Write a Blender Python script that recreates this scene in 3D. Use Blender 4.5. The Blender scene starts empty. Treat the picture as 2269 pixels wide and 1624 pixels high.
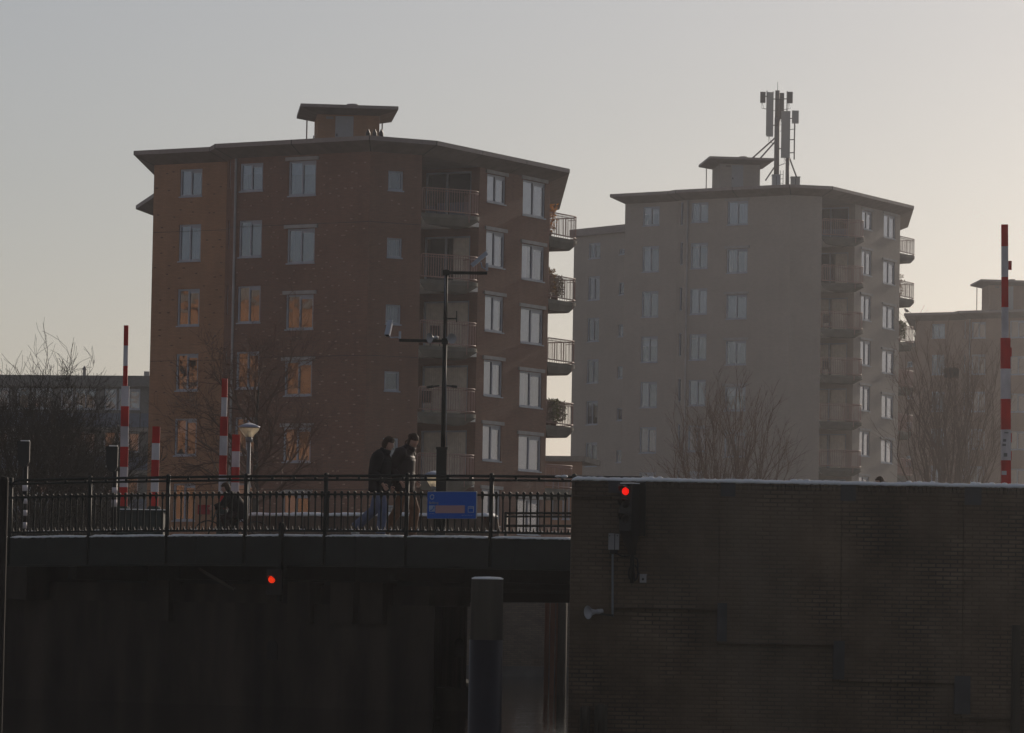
import bpy, bmesh, math, random
from math import sin, cos, tan, pi, radians as RD, sqrt, atan2
from mathutils import Vector, Matrix, Quaternion
V = Vector
S = bpy.context.scene
COL = S.collection
random.seed(7)

# ------------------------------------------------------------------ camera
FPX, CX, CY, EYE = 9300.0, 1134.5, 812.0, 1.6      # focal length and centre in picture units (2269 wide), eye above water
ROLL = RD(1.0)
PITCH = math.atan((1382.0 - CY) / FPX)
_c, _s = cos(ROLL), sin(ROLL)
FWD = V((0, cos(PITCH), sin(PITCH))); UP0 = V((0, -sin(PITCH), cos(PITCH))); R0 = V((1, 0, 0))
RIGHT = _c * R0 + _s * UP0
UP = -_s * R0 + _c * UP0
EYEP = V((0, 0, EYE))
cam = bpy.data.cameras.new('camera'); camo = bpy.data.objects.new('camera', cam); COL.objects.link(camo)
cam.sensor_width = 36; cam.lens = 36 * FPX / 2269; cam.clip_start = 0.5; cam.clip_end = 9000
camo.matrix_world = Matrix((( RIGHT.x, UP.x, -FWD.x, 0), (RIGHT.y, UP.y, -FWD.y, 0), (RIGHT.z, UP.z, -FWD.z, EYE), (0, 0, 0, 1)))
S.camera = camo
def ray(x, y):
    d = FWD * FPX + RIGHT * (x - CX) - UP * (y - CY)
    return d / d.y
def at(x, y, Y): return EYEP + ray(x, y) * Y
def atH(x, y, H):
    d = ray(x, y); return EYEP + d * (H / d.z)

# ------------------------------------------------------------------ sky, sun, exposure
SUN_AZ, SUN_EL = RD(30), RD(18)
w = bpy.data.worlds.new('World'); S.world = w; w.use_nodes = True
nt = w.node_tree; bg = nt.nodes['Background']
sky = nt.nodes.new('ShaderNodeTexSky'); sky.sky_type = 'NISHITA'; sky.sun_disc = False
sky.sun_elevation = SUN_EL; sky.sun_rotation = SUN_AZ
sky.air_density = 1.0; sky.dust_density = 0.9; sky.ozone_density = 2.5; sky.altitude = 0
hs_ = nt.nodes.new('ShaderNodeHueSaturation'); hs_.inputs['Saturation'].default_value = .56
tn_ = nt.nodes.new('ShaderNodeMix'); tn_.data_type = 'RGBA'; tn_.blend_type = 'MULTIPLY'; tn_.inputs[0].default_value = 1; tn_.inputs[7].default_value = (1.065, .982, .945, 1)
nt.links.new(sky.outputs[0], hs_.inputs['Color']); nt.links.new(hs_.outputs[0], tn_.inputs[6]); nt.links.new(tn_.outputs[2], bg.inputs[0]); bg.inputs[1].default_value = 0.084
sl = bpy.data.lights.new('sun', 'SUN'); sl.energy = 3.0; sl.angle = RD(0.5); sl.color = (1.0, 0.86, 0.70)
so = bpy.data.objects.new('sun', sl); COL.objects.link(so)
SUNV = V((sin(SUN_AZ) * cos(SUN_EL), cos(SUN_AZ) * cos(SUN_EL), sin(SUN_EL)))
so.rotation_euler = SUNV.to_track_quat('Z', 'Y').to_euler(); so.location = (0, 0, 80)
S.view_settings.view_transform = 'Standard'; S.view_settings.look = 'None'
S.view_settings.exposure = -0.45; S.view_settings.gamma = 1
S.cycles.use_denoising = True
S.cycles.max_bounces = 8; S.cycles.volume_bounces = 1; S.cycles.transparent_max_bounces = 16
S.cycles.caustics_reflective = False; S.cycles.caustics_refractive = False
S.cycles.sample_clamp_indirect = 4

# ------------------------------------------------------------------ materials
MATS = {}
def mat(name, col, rough=.8, spec=.3, metal=0, noise=0, nscale=6, bump=0, emit=None, trans=None, tmix=.6, streak=0, clear=0):
    m = bpy.data.materials.new(name); m.use_nodes = True
    n = m.node_tree; b = n.nodes['Principled BSDF']
    b.inputs['Roughness'].default_value = rough; b.inputs['Metallic'].default_value = metal
    b.inputs['Specular IOR Level'].default_value = spec
    b.inputs['Base Color'].default_value = (*col, 1)
    tc = n.nodes.new('ShaderNodeTexCoord')
    if noise:
        t = n.nodes.new('ShaderNodeTexNoise'); t.inputs['Scale'].default_value = nscale; t.inputs['Detail'].default_value = 6
        mp = n.nodes.new('ShaderNodeMapping'); n.links.new(tc.outputs['Object'], mp.inputs[0]); n.links.new(mp.outputs[0], t.inputs[0])
        if streak: mp.inputs['Scale'].default_value = (1, 1, 1 / streak)
        r = n.nodes.new('ShaderNodeMapRange'); r.inputs['From Min'].default_value = .3; r.inputs['From Max'].default_value = .7
        r.inputs['To Min'].default_value = 1 - noise; r.inputs['To Max'].default_value = 1 + noise
        n.links.new(t.outputs['Fac'], r.inputs[0])
        mx = n.nodes.new('ShaderNodeMix'); mx.data_type = 'RGBA'; mx.blend_type = 'MULTIPLY'; mx.inputs[0].default_value = 1
        mx.inputs[6].default_value = (*col, 1); n.links.new(r.outputs[0], mx.inputs[7]); n.links.new(mx.outputs[2], b.inputs['Base Color'])
        if bump:
            bp = n.nodes.new('ShaderNodeBump'); bp.inputs['Strength'].default_value = bump; bp.inputs['Distance'].default_value = .03
            n.links.new(t.outputs['Fac'], bp.inputs['Height']); n.links.new(bp.outputs[0], b.inputs['Normal'])
    if emit:
        b.inputs['Emission Color'].default_value = (*emit[0], 1); b.inputs['Emission Strength'].default_value = emit[1]
    if trans:
        out = n.nodes['Material Output']; tr = n.nodes.new('ShaderNodeBsdfTranslucent'); tr.inputs[0].default_value = (*trans, 1)
        ms = n.nodes.new('ShaderNodeMixShader'); ms.inputs[0].default_value = tmix
        if clear:
            tp = n.nodes.new('ShaderNodeBsdfTransparent'); m2_ = n.nodes.new('ShaderNodeMixShader'); m2_.inputs[0].default_value = clear
        n.links.new(b.outputs[0], ms.inputs[1]); n.links.new(tr.outputs[0], ms.inputs[2]); n.links.new(ms.outputs[0], out.inputs[0])
        if clear: n.links.new(ms.outputs[0], m2_.inputs[1]); n.links.new(tp.outputs[0], m2_.inputs[2]); n.links.new(m2_.outputs[0], out.inputs[0])
    MATS[name] = m; return m
def brick(name, c1, c2, mortar, bw=.22, rh=.0625, ms=.012, dirt=.35, dscale=.35, rough=.85, sp=.2, patch=None, fade=0, streak=.06):
    m = bpy.data.materials.new(name); m.use_nodes = True; n = m.node_tree; b = n.nodes['Principled BSDF']
    uv = n.nodes.new('ShaderNodeUVMap'); uv.uv_map = 'UVMap'
    br = n.nodes.new('ShaderNodeTexBrick'); br.inputs['Scale'].default_value = 1; br.inputs['Brick Width'].default_value = bw
    br.inputs['Row Height'].default_value = rh; br.inputs['Mortar Size'].default_value = ms; br.inputs['Mortar Smooth'].default_value = .3; br.inputs['Bias'].default_value = -.1
    br.inputs['Color1'].default_value = (*c1, 1); br.inputs['Color2'].default_value = (*c2, 1); br.inputs['Mortar'].default_value = (*mortar, 1)
    n.links.new(uv.outputs[0], br.inputs['Vector'])
    t = n.nodes.new('ShaderNodeTexNoise'); t.inputs['Scale'].default_value = dscale; t.inputs['Detail'].default_value = 8; t.inputs['Roughness'].default_value = .65
    n.links.new(uv.outputs[0], t.inputs[0])
    r = n.nodes.new('ShaderNodeMapRange'); r.inputs['From Min'].default_value = .3; r.inputs['From Max'].default_value = .7
    r.inputs['To Min'].default_value = 1 - dirt; r.inputs['To Max'].default_value = 1 + dirt; n.links.new(t.outputs['Fac'], r.inputs[0])
    mx = n.nodes.new('ShaderNodeMix'); mx.data_type = 'RGBA'; mx.blend_type = 'MULTIPLY'; mx.inputs[0].default_value = 1
    bcol = br.outputs[0]
    if fade:    # grime that hides the joints in places
        t4 = n.nodes.new('ShaderNodeTexNoise'); t4.inputs['Scale'].default_value = .9; t4.inputs['Detail'].default_value = 5; n.links.new(uv.outputs[0], t4.inputs[0])
        r4 = n.nodes.new('ShaderNodeMapRange'); r4.inputs['From Min'].default_value = .62; r4.inputs['From Max'].default_value = .42; r4.inputs['To Max'].default_value = .8; n.links.new(t4.outputs['Fac'], r4.inputs[0])
        m4 = n.nodes.new('ShaderNodeMix'); m4.data_type = 'RGBA'; n.links.new(r4.outputs[0], m4.inputs[0]); n.links.new(bcol, m4.inputs[6]); m4.inputs[7].default_value = tuple((a + c) * .46 for a, c in zip(c1, c2)) + (1,); bcol = m4.outputs[2]
    n.links.new(bcol, mx.inputs[6]); n.links.new(r.outputs[0], mx.inputs[7]); last = mx.outputs[2]
    if streak:
        t5 = n.nodes.new('ShaderNodeTexNoise'); t5.inputs['Scale'].default_value = 1.6; t5.inputs['Detail'].default_value = 4; mp5 = n.nodes.new('ShaderNodeMapping'); mp5.inputs['Scale'].default_value = (1.6, .16, 1)
        n.links.new(uv.outputs[0], mp5.inputs[0]); n.links.new(mp5.outputs[0], t5.inputs[0]); r5 = n.nodes.new('ShaderNodeMapRange'); r5.inputs['From Min'].default_value = .35; r5.inputs['From Max'].default_value = .65; r5.inputs['To Min'].default_value = 1 - streak; r5.inputs['To Max'].default_value = 1 + streak * .7
        n.links.new(t5.outputs['Fac'], r5.inputs[0]); m5 = n.nodes.new('ShaderNodeMix'); m5.data_type = 'RGBA'; m5.blend_type = 'MULTIPLY'; m5.inputs[0].default_value = 1; n.links.new(last, m5.inputs[6]); n.links.new(r5.outputs[0], m5.inputs[7]); last = m5.outputs[2]
    if patch:   # a second stain colour in blotches
        t2 = n.nodes.new('ShaderNodeTexNoise'); t2.inputs['Scale'].default_value = patch[1]; t2.inputs['Detail'].default_value = 7
        mp = n.nodes.new('ShaderNodeMapping'); mp.inputs['Location'].default_value = (3.1, 7.7, 0); mp.inputs['Scale'].default_value = (1, .55, 1)
        n.links.new(uv.outputs[0], mp.inputs[0]); n.links.new(mp.outputs[0], t2.inputs[0])
        r2 = n.nodes.new('ShaderNodeMapRange'); r2.inputs['From Min'].default_value = .52; r2.inputs['From Max'].default_value = .68; n.links.new(t2.outputs['Fac'], r2.inputs[0])
        m2 = n.nodes.new('ShaderNodeMix'); m2.data_type = 'RGBA'; n.links.new(r2.outputs[0], m2.inputs[0]); n.links.new(last, m2.inputs[6]); m2.inputs[7].default_value = (*patch[0], 1)
        m3 = n.nodes.new('ShaderNodeMix'); m3.data_type = 'RGBA'; m3.inputs[0].default_value = .6; n.links.new(last, m3.inputs[6]); n.links.new(m2.outputs[2], m3.inputs[7]); last = m3.outputs[2]
    n.links.new(last, b.inputs['Base Color'])
    bp = n.nodes.new('ShaderNodeBump'); bp.inputs['Strength'].default_value = .5; bp.inputs['Distance'].default_value = .01
    n.links.new(br.outputs['Fac'], bp.inputs['Height']); bp.invert = True; n.links.new(bp.outputs[0], b.inputs['Normal'])
    b.inputs['Roughness'].default_value = rough; b.inputs['Specular IOR Level'].default_value = sp
    MATS[name] = m; return m
brick('brick_red', (.25, .128, .090), (.20, .100, .070), (.18, .12, .09), dirt=.12)
brick('brick_ochre', (.40, .215, .118), (.34, .18, .098), (.30, .17, .105), dirt=.12)
brick('brick_old', (.155, .112, .074), (.100, .072, .050), (.058, .045, .036), bw=.21, rh=.06, dirt=.6, dscale=.5, patch=((.15, .12, .09), .5), fade=.55, streak=.10)
brick('brick_tan_hazed', (.41, .36, .32), (.36, .315, .28), (.37, .325, .29), dirt=.07, streak=.025)  # tan brick made paler and greyer, part of the haze in its colour
brick('brick_rose', (.37, .25, .19), (.33, .22, .165), (.33, .245, .195), dirt=.08)
brick('brick_orange', (.72, .30, .11), (.64, .26, .10), (.55, .33, .20), dirt=.15)
brick('quay_brick', (.16, .12, .09), (.10, .08, .065), (.09, .08, .07), bw=.21, rh=.06, dirt=.5, dscale=.4)
mat('lit_brick', (.40, .26, .20), .7); mat('shaded_brick', (.16, .085, .05), .8)
mat('concrete', (.24, .215, .19), .85, noise=.22, nscale=1.5)
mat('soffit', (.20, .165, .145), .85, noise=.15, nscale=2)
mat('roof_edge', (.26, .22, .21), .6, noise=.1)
mat('roof_felt', (.09, .085, .08), .95, noise=.2)
mat('slab', (.14, .132, .112), .85, noise=.2, nscale=2)
mat('frame_paint', (.40, .43, .50), .45, noise=.06, nscale=3)
mat('lintel_paint', (.36, .35, .35), .7, noise=.15, nscale=3)
mat('dark_void', (.018, .017, .017), .9)
mat('bounce_white', (.75, .73, .70), .85, noise=.06)  # hidden recess surfaces whitened to bounce light into the loggias
mat('near_black', (.012, .012, .015), .5)
mat('pipe_zinc', (.36, .34, .34), .5, noise=.15, nscale=2)
mat('rail_pink', (.38, .235, .205), .5)
mat('door_grey', (.34, .34, .36), .6, noise=.06)
mat('curtain_white', (.46, .43, .46), .9, noise=.1, nscale=5)
mat('curtain_cream', (.40, .32, .25), .9, noise=.1, nscale=5)
mat('curtain_pale', (.92, .82, .72), .9, noise=.1, nscale=5)
mat('curtain_blue', (.14, .17, .24), .9, noise=.1, nscale=5)  # blue cloth that also stands in for sky mirrored in the panes
mat('curtain_rust', (.48, .20, .13), .9, noise=.12, nscale=5)
mat('steel_green', (.014, .018, .016), .6, .2, noise=.25, nscale=3)
mat('rail_green', (.008, .012, .010), .55, .25)
mat('deck_asphalt', (.05, .05, .05), .9, noise=.3)
_b = mat('snow', (.85, .85, .87), .6, .3, noise=.06, nscale=8, bump=.6).node_tree.nodes['Principled BSDF']
_b.inputs['Subsurface Weight'].default_value = .35; _b.inputs['Subsurface Radius'].default_value = (1, .85, .65); _b.inputs['Subsurface Scale'].default_value = .07
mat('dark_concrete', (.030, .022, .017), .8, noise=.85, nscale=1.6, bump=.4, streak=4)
mat('stone_block', (.068, .066, .066), .85, noise=.3, nscale=2)
mat('timber', (.05, .042, .032), .85, noise=.5, nscale=4, bump=.4, streak=12)
mat('navy_sleeve', (.007, .007, .014), .5, noise=.15)
mat('pile_rust', (.17, .075, .045), .8, noise=.3, nscale=3, streak=6)
mat('barrier_red', (.50, .018, .014), .5, .3, noise=.28, nscale=5, streak=3)
mat('barrier_white', (.62, .57, .59), .5, .3, noise=.22, nscale=5, streak=3)
mat('black_plastic', (.012, .012, .012), .45)
mat('cabinet_green', (.02, .032, .028), .5, noise=.2)
mat('mast_dark', (.012, .015, .013), .6, .2)
mat('grey_pole', (.15, .16, .17), .5)
mat('camera_white', (.44, .46, .53), .4)
mat('horn_grey', (.42, .41, .42), .45)
mat('lamp_cap', (.30, .33, .42), .5)
mat('lamp_cone', (.85, .70, .50), .4, trans=(1.0, .88, .66), tmix=.92, clear=.6)
mat('sign_blue', (.010, .11, .48), .6, .1)
mat('sign_pale', (.32, .40, .54), .5)  # white marks given the pale blue they take in shade
mat('sign_pink', (.46, .27, .27), .6)
mat('sign_edge', (.35, .36, .40), .4)
mat('red_lamp', (.8, .03, .01), .3, emit=((1.0, .006, .002), 1.15))
mat('orange_lamp', (.8, .1, .01), .3, emit=((1.0, .03, .003), .95))
mat('bark', (.055, .045, .036), .9, noise=.3)
mat('twig', (.035, .028, .020), .85)
mat('twig_brown', (.13, .072, .05), .85)
mat('skin', (.55, .33, .25), .55)
mat('hair_brown', (.05, .03, .018), .7, trans=(.22, .10, .035), tmix=.35)
mat('jacket_black', (.006, .005, .006), .85, noise=.2, nscale=20)
mat('jacket_brown', (.020, .010, .010), .6, .25, noise=.2, nscale=12)
mat('denim_pale', (.13, .15, .24), .85, noise=.15, nscale=14)
mat('trouser_tan', (.20, .10, .055), .85, noise=.15, nscale=14)
mat('shoe_white', (.55, .53, .52), .6)
mat('shoe_dark', (.05, .03, .025), .6)
mat('plant_orange', (.42, .17, .03), .8, trans=(.5, .22, .03))
mat('plant_green', (.06, .075, .03), .8, trans=(.10, .10, .03))
mat('plant_dry', (.16, .10, .05), .8, trans=(.25, .15, .06))
mat('pot', (.18, .08, .05), .8)
mat('parapet', (.14, .10, .075), .85, noise=.35, nscale=2)
mat('panel_grey', (.26, .25, .25), .6, noise=.1)
mat('antenna_pale', (.42, .41, .40), .6)
mat('antenna_dark', (.16, .15, .15), .6)
mat('bike_black', (.02, .02, .022), .4)
mat('basket_red', (.35, .04, .04), .6)
mat('gold_reflector', (.75, .5, .12), .3)
mat('grey_wall', (.15, .145, .14), .8, noise=.15)
mat('panel_blue', (.10, .12, .17), .6, noise=.2)
mat('ground_frost', (.16, .15, .13), .95, noise=.4, nscale=.4)
mat('bird', (.06, .055, .06), .8)
mat('sticker', (.16, .15, .15), .6)
mat('hedge', (.035, .032, .024), .95)

def glass(name, tint, ior):
    m = bpy.data.materials.new(name); m.use_nodes = True; n = m.node_tree; n.nodes.clear()
    o = n.nodes.new('ShaderNodeOutputMaterial'); t = n.nodes.new('ShaderNodeBsdfTransparent'); t.inputs[0].default_value = (*tint, 1)
    g = n.nodes.new('ShaderNodeBsdfGlossy'); g.inputs['Roughness'].default_value = .015; g.inputs[0].default_value = (.80, .86, 1, 1)
    f = n.nodes.new('ShaderNodeFresnel'); mx = n.nodes.new('ShaderNodeMixShader')
    ge = n.nodes.new('ShaderNodeNewGeometry'); ri = n.nodes.new('ShaderNodeMapRange'); ri.inputs['To Min'].default_value = ior; ri.inputs['To Max'].default_value = 1 / ior   # same sheet from both sides
    n.links.new(ge.outputs['Backfacing'], ri.inputs[0]); n.links.new(ri.outputs[0], f.inputs[0])
    tc = n.nodes.new('ShaderNodeTexCoord'); nz = n.nodes.new('ShaderNodeTexNoise'); nz.inputs['Scale'].default_value = 1.3
    oi = n.nodes.new('ShaderNodeObjectInfo'); va = n.nodes.new('ShaderNodeVectorMath'); va.operation = 'ADD'
    sc = n.nodes.new('ShaderNodeMath'); sc.operation = 'MULTIPLY'; sc.inputs[1].default_value = 50; n.links.new(oi.outputs['Random'], sc.inputs[0])
    n.links.new(tc.outputs['Object'], va.inputs[0]); n.links.new(sc.outputs[0], va.inputs[1]); n.links.new(va.outputs[0], nz.inputs[0])
    bp = n.nodes.new('ShaderNodeBump'); bp.inputs['Strength'].default_value = .12; bp.inputs['Distance'].default_value = .05
    n.links.new(nz.outputs[0], bp.inputs['Height']); n.links.new(bp.outputs[0], g.inputs['Normal'])
    n.links.new(f.outputs[0], mx.inputs[0]); n.links.new(t.outputs[0], mx.inputs[1]); n.links.new(g.outputs[0], mx.inputs[2]); n.links.new(mx.outputs[0], o.inputs[0])
    MATS[name] = m
glass('clear_glass', (.97, .98, .98), 1.8)
glass('window_glass', (.60, .64, .68), 2.75)
def water_mat():
    m = mat('water', (.010, .011, .010), .04, .5); n = m.node_tree; b = n.nodes['Principled BSDF']
    tc = n.nodes.new('ShaderNodeTexCoord'); mp = n.nodes.new('ShaderNodeMapping'); mp.inputs['Scale'].default_value = (1.2, 2.2, 1)
    t = n.nodes.new('ShaderNodeTexNoise'); t.inputs['Scale'].default_value = 1.1; t.inputs['Detail'].default_value = 5
    bp = n.nodes.new('ShaderNodeBump'); bp.inputs['Strength'].default_value = .25; bp.inputs['Distance'].default_value = .06
    n.links.new(tc.outputs['Object'], mp.inputs[0]); n.links.new(mp.outputs[0], t.inputs[0]); n.links.new(t.outputs[0], bp.inputs['Height']); n.links.new(bp.outputs[0], b.inputs['Normal'])
water_mat()

# ------------------------------------------------------------------ mesh helpers
class MB:
    def __init__(s): s.v = []; s.f = []; s.m = []; s.sm = []; s.cur = 0; s.names = []
    def use(s, name):
        if name not in s.names: s.names.append(name)
        s.cur = s.names.index(name); return s
    def face(s, pts, smooth=False):
        i = len(s.v); s.v += [tuple(p) for p in pts]; s.f.append(tuple(range(i, i + len(pts)))); s.m.append(s.cur); s.sm.append(smooth)
    def idx(s, verts, faces, smooth=False):
        i = len(s.v); s.v += [tuple(p) for p in verts]
        for f in faces: s.f.append(tuple(k + i for k in f)); s.m.append(s.cur); s.sm.append(smooth)
    def box(s, lo, hi, M=None):
        (x0, y0, z0), (x1, y1, z1) = lo, hi
        v = [V(p) for p in ((x0, y0, z0), (x1, y0, z0), (x1, y1, z0), (x0, y1, z0), (x0, y0, z1), (x1, y0, z1), (x1, y1, z1), (x0, y1, z1))]
        if M is not None: v = [M @ p for p in v]
        s.idx(v, [(0, 3, 2, 1), (4, 5, 6, 7), (0, 1, 5, 4), (1, 2, 6, 5), (2, 3, 7, 6), (3, 0, 4, 7)])
    def cbox(s, c, size, M=None):
        s.box((c[0] - size[0] / 2, c[1] - size[1] / 2, c[2] - size[2] / 2), (c[0] + size[0] / 2, c[1] + size[1] / 2, c[2] + size[2] / 2), M)
    def bar(s, a, b, wd, ht, up=V((0, 0, 1))):
        a, b = V(a), V(b); d = (b - a); L = d.length; d.normalize(); side = d.cross(up)
        if side.length < 1e-4: side = d.cross(V((1, 0, 0)))
        side.normalize(); u = side.cross(d)
        M = Matrix(((d.x, side.x, u.x, a.x), (d.y, side.y, u.y, a.y), (d.z, side.z, u.z, a.z), (0, 0, 0, 1)))
        s.box((0, -wd / 2, -ht / 2), (L, wd / 2, ht / 2), M)
    def tube(s, pts, rad, n=8, caps=True):
        pts = [V(p) for p in pts]; k = len(pts); rr = rad if isinstance(rad, (list, tuple)) else [rad] * k
        rings = []; prev = None
        for i in range(k):
            d = (pts[min(i + 1, k - 1)] - pts[max(i - 1, 0)])
            if d.length < 1e-9: d = V((0, 0, 1))
            d.normalize()
            if prev is None:
                a = V((0, 0, 1)) if abs(d.z) < .9 else V((1, 0, 0)); e = d.cross(a).normalized()
            else:
                e = prev - d * prev.dot(d)
                e = e.normalized() if e.length > 1e-6 else d.orthogonal().normalized()
            prev = e; g = d.cross(e)
            rings.append([pts[i] + (e * cos(2 * pi * j / n) + g * sin(2 * pi * j / n)) * rr[i] for j in range(n)])
        vs = [p for r in rings for p in r]; fs = []
        for i in range(k - 1):
            for j in range(n): fs.append((i * n + j, i * n + (j + 1) % n, (i + 1) * n + (j + 1) % n, (i + 1) * n + j))
        if caps: fs += [tuple(range(n - 1, -1, -1)), tuple((k - 1) * n + j for j in range(n))]
        s.idx(vs, fs, n > 4)
    def lathe(s, prof, c, n=20, axis=V((0, 0, 1))):
        q = V((0, 0, 1)).rotation_difference(axis); c = V(c); vs = []; fs = []
        for (r, z) in prof:
            for j in range(n): vs.append(c + q @ V((r * cos(2 * pi * j / n), r * sin(2 * pi * j / n), z)))
        k = len(prof)
        for i in range(k - 1):
            for j in range(n): fs.append((i * n + j, i * n + (j + 1) % n, (i + 1) * n + (j + 1) % n, (i + 1) * n + j))
        s.idx(vs, fs, True)
    def prism(s, poly, z0, z1, top=True, bottom=True):
        n = len(poly); lo = [(p[0], p[1], z0) for p in poly]; hi = [(p[0], p[1], z1) for p in poly]
        for i in range(n):
            j = (i + 1) % n; s.face([lo[i], lo[j], hi[j], hi[i]])
        if top: s.face(hi)
        if bottom: s.face(lo[::-1])
    def ell(s, c, r, n=12, M=None):
        vs = []; fs = []; k = n // 2 + 1; c = V(c)
        for i in range(k + 1):
            th = pi * i / k
            for j in range(n):
                p = V((r[0] * sin(th) * cos(2 * pi * j / n), r[1] * sin(th) * sin(2 * pi * j / n), r[2] * cos(th)))
                vs.append((M @ p if M is not None else p) + c)
        for i in range(k):
            for j in range(n): fs.append((i * n + j, (i + 1) * n + j, (i + 1) * n + (j + 1) % n, i * n + (j + 1) % n))
        s.idx(vs, fs, True)
    def mesh(s, name, mats=None, origin=None):
        o = V(origin) if origin is not None else V((0, 0, 0))
        me = bpy.data.meshes.new(name); me.from_pydata([tuple(V(v) - o) for v in s.v], [], s.f)
        for nme in (mats or s.names): me.materials.append(MATS[nme])
        if not mats: me.polygons.foreach_set('material_index', s.m)
        me.polygons.foreach_set('use_smooth', s.sm)
        uvl = me.uv_layers.new(name='UVMap'); data = [0.0] * (2 * len(me.loops)); V3 = me.vertices
        for p in me.polygons:
            n = p.normal
            if abs(n.z) > .75: 
                for li in p.loop_indices:
                    q = V3[me.loops[li].vertex_index].co; data[2 * li] = q.x; data[2 * li + 1] = q.y
            else:
                h = math.hypot(n.x, n.y) or 1; tx, ty = -n.y / h, n.x / h
                for li in p.loop_indices:
                    q = V3[me.loops[li].vertex_index].co; data[2 * li] = q.x * tx + q.y * ty; data[2 * li + 1] = q.z
        uvl.data.foreach_set('uv', data)
        me.update(); return me
    def build(s, name, parent=None, mat=None, origin=None):
        if mat: s.names = [mat]; s.m = [0] * len(s.f)
        if not s.names: s.names = ['concrete']
        me = s.mesh(name, None, origin); o = bpy.data.objects.new(name, me); COL.objects.link(o)
        if origin is not None: o.location = origin
        if parent is not None:
            o.parent = parent
            o.matrix_parent_inverse = Matrix.Translation(-V(parent.location)) if parent.type == 'EMPTY' and parent.get('flat') is None else Matrix.Identity(4)
        return o
def tag(o, label, cat, group=None, kind=None):
    if label: o['label'] = label
    if cat: o['category'] = cat
    if group: o['group'] = group
    if kind: o['kind'] = kind
    return o
def thing(name, loc, label, cat, group=None, rz=None):
    """Empty at the base. Children are given in world coordinates (rz None) or in local ones (rz given)."""
    o = bpy.data.objects.new(name, None); COL.objects.link(o); o.location = loc; o.empty_display_size = .2
    if rz is not None: o.rotation_euler = (0, 0, rz); o['flat'] = 1
    return tag(o, label, cat, group)
def struct(o): o['kind'] = 'structure'; return o
def place(name, me, parent, M):
    """a copy of a shared mesh put in the world under its thing (M is its world matrix)"""
    o = bpy.data.objects.new(name, me); COL.objects.link(o); o.parent = parent
    if parent.type == 'EMPTY': o.matrix_parent_inverse = Matrix.Translation(-V(parent.location))
    o.matrix_basis = M; return o
def sub(name, me, parent):
    o = bpy.data.objects.new(name, me); COL.objects.link(o); o.parent = parent; return o
def text_mesh(txt, size, ext=.004):
    c = bpy.data.curves.new('text', 'FONT'); c.body = txt; c.size = size; c.extrude = ext
    o = bpy.data.objects.new('text', c); COL.objects.link(o)
    dg = bpy.context.evaluated_depsgraph_get(); dg.update(); me = bpy.data.meshes.new_from_object(o.evaluated_get(dg))
    bpy.data.objects.remove(o); return me
def offset(poly, d):
    """move every edge of a counter-clockwise polygon inwards by d"""
    n = len(poly); out = []
    for i in range(n):
        p0, p1, p2 = poly[i - 1], poly[i], poly[(i + 1) % n]
        a = (p1 - p0).normalized(); b = (p2 - p1).normalized(); na = V((-a.y, a.x)); nb = V((-b.y, b.x))
        m = (na + nb); m = m / m.length; k = d / max(.35, m.dot(na)); out.append(p1 + m * k)
    return out
def v2(p): return V((p[0], p[1]))

class Wall:
    """a vertical wall plane from P0 to P1 (left to right seen from outside)"""
    def __init__(s, P0, P1):
        s.P0, s.P1 = v2(P0), v2(P1); s.d = (s.P1 - s.P0); s.L = s.d.length; s.d.normalize(); s.n = V((s.d.y, -s.d.x))
    def hit(s, x, y):
        r = ray(x, y); den = r.x * s.n.x + r.y * s.n.y; t = (s.P0.dot(s.n)) / den
        p = EYEP + r * t; return (v2(p) - s.P0).dot(s.d), p.z
    def pt(s, u, z, out=0): 
        q = s.P0 + s.d * u + s.n * out; return V((q.x, q.y, z))
    def M(s, u, z, out=0):
        p = s.pt(u, z, out)
        return Matrix(((s.d.x, -s.n.x, 0, p.x), (s.d.y, -s.n.y, 0, p.y), (0, 0, 1, p.z), (0, 0, 0, 1)))
    def rect(s, x0, y0, x1, y1):
        yc = (y0 + y1) / 2; xc = (x0 + x1) / 2
        return [s.hit(x0, yc)[0], s.hit(x1, yc)[0], s.hit(xc, y1)[1], s.hit(xc, y0)[1]]
def facade(mb, W, z0, z1, ops, face_mat, depth=.55, u0=0, u1=None):
    u1 = W.L if u1 is None else u1
    us = sorted({u0, u1, *[min(max(o[k], u0), u1) for o in ops for k in (0, 1)]}); vs = sorted({z0, z1, *[min(max(o[k], z0), z1) for o in ops for k in (2, 3)]})
    mb.use(face_mat)
    for a, b in zip(us, us[1:]):
        if b - a < 1e-5: continue
        for c, d in zip(vs, vs[1:]):
            if d - c < 1e-5: continue
            um, vm = (a + b) / 2, (c + d) / 2
            if any(o[0] < um < o[1] and o[2] < vm < o[3] for o in ops): continue
            mb.face([W.pt(a, c), W.pt(b, c), W.pt(b, d), W.pt(a, d)])
    for o in ops:
        a, b, c, d = o[:4]
        f = [W.pt(a, c), W.pt(b, c), W.pt(b, d), W.pt(a, d)]; k = [W.pt(a, c, -.14), W.pt(b, c, -.14), W.pt(b, d, -.14), W.pt(a, d, -.14)]
        g = [W.pt(a, c, -depth), W.pt(b, c, -depth), W.pt(b, d, -depth), W.pt(a, d, -depth)]
        mb.use(face_mat)
        for i in range(4): j = (i + 1) % 4; mb.face([f[i], f[j], k[j], k[i]])
        mb.use('dark_void')
        for i in range(4): j = (i + 1) % 4; mb.face([k[i], k[j], g[j], g[i]])
        mb.face(g)
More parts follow.
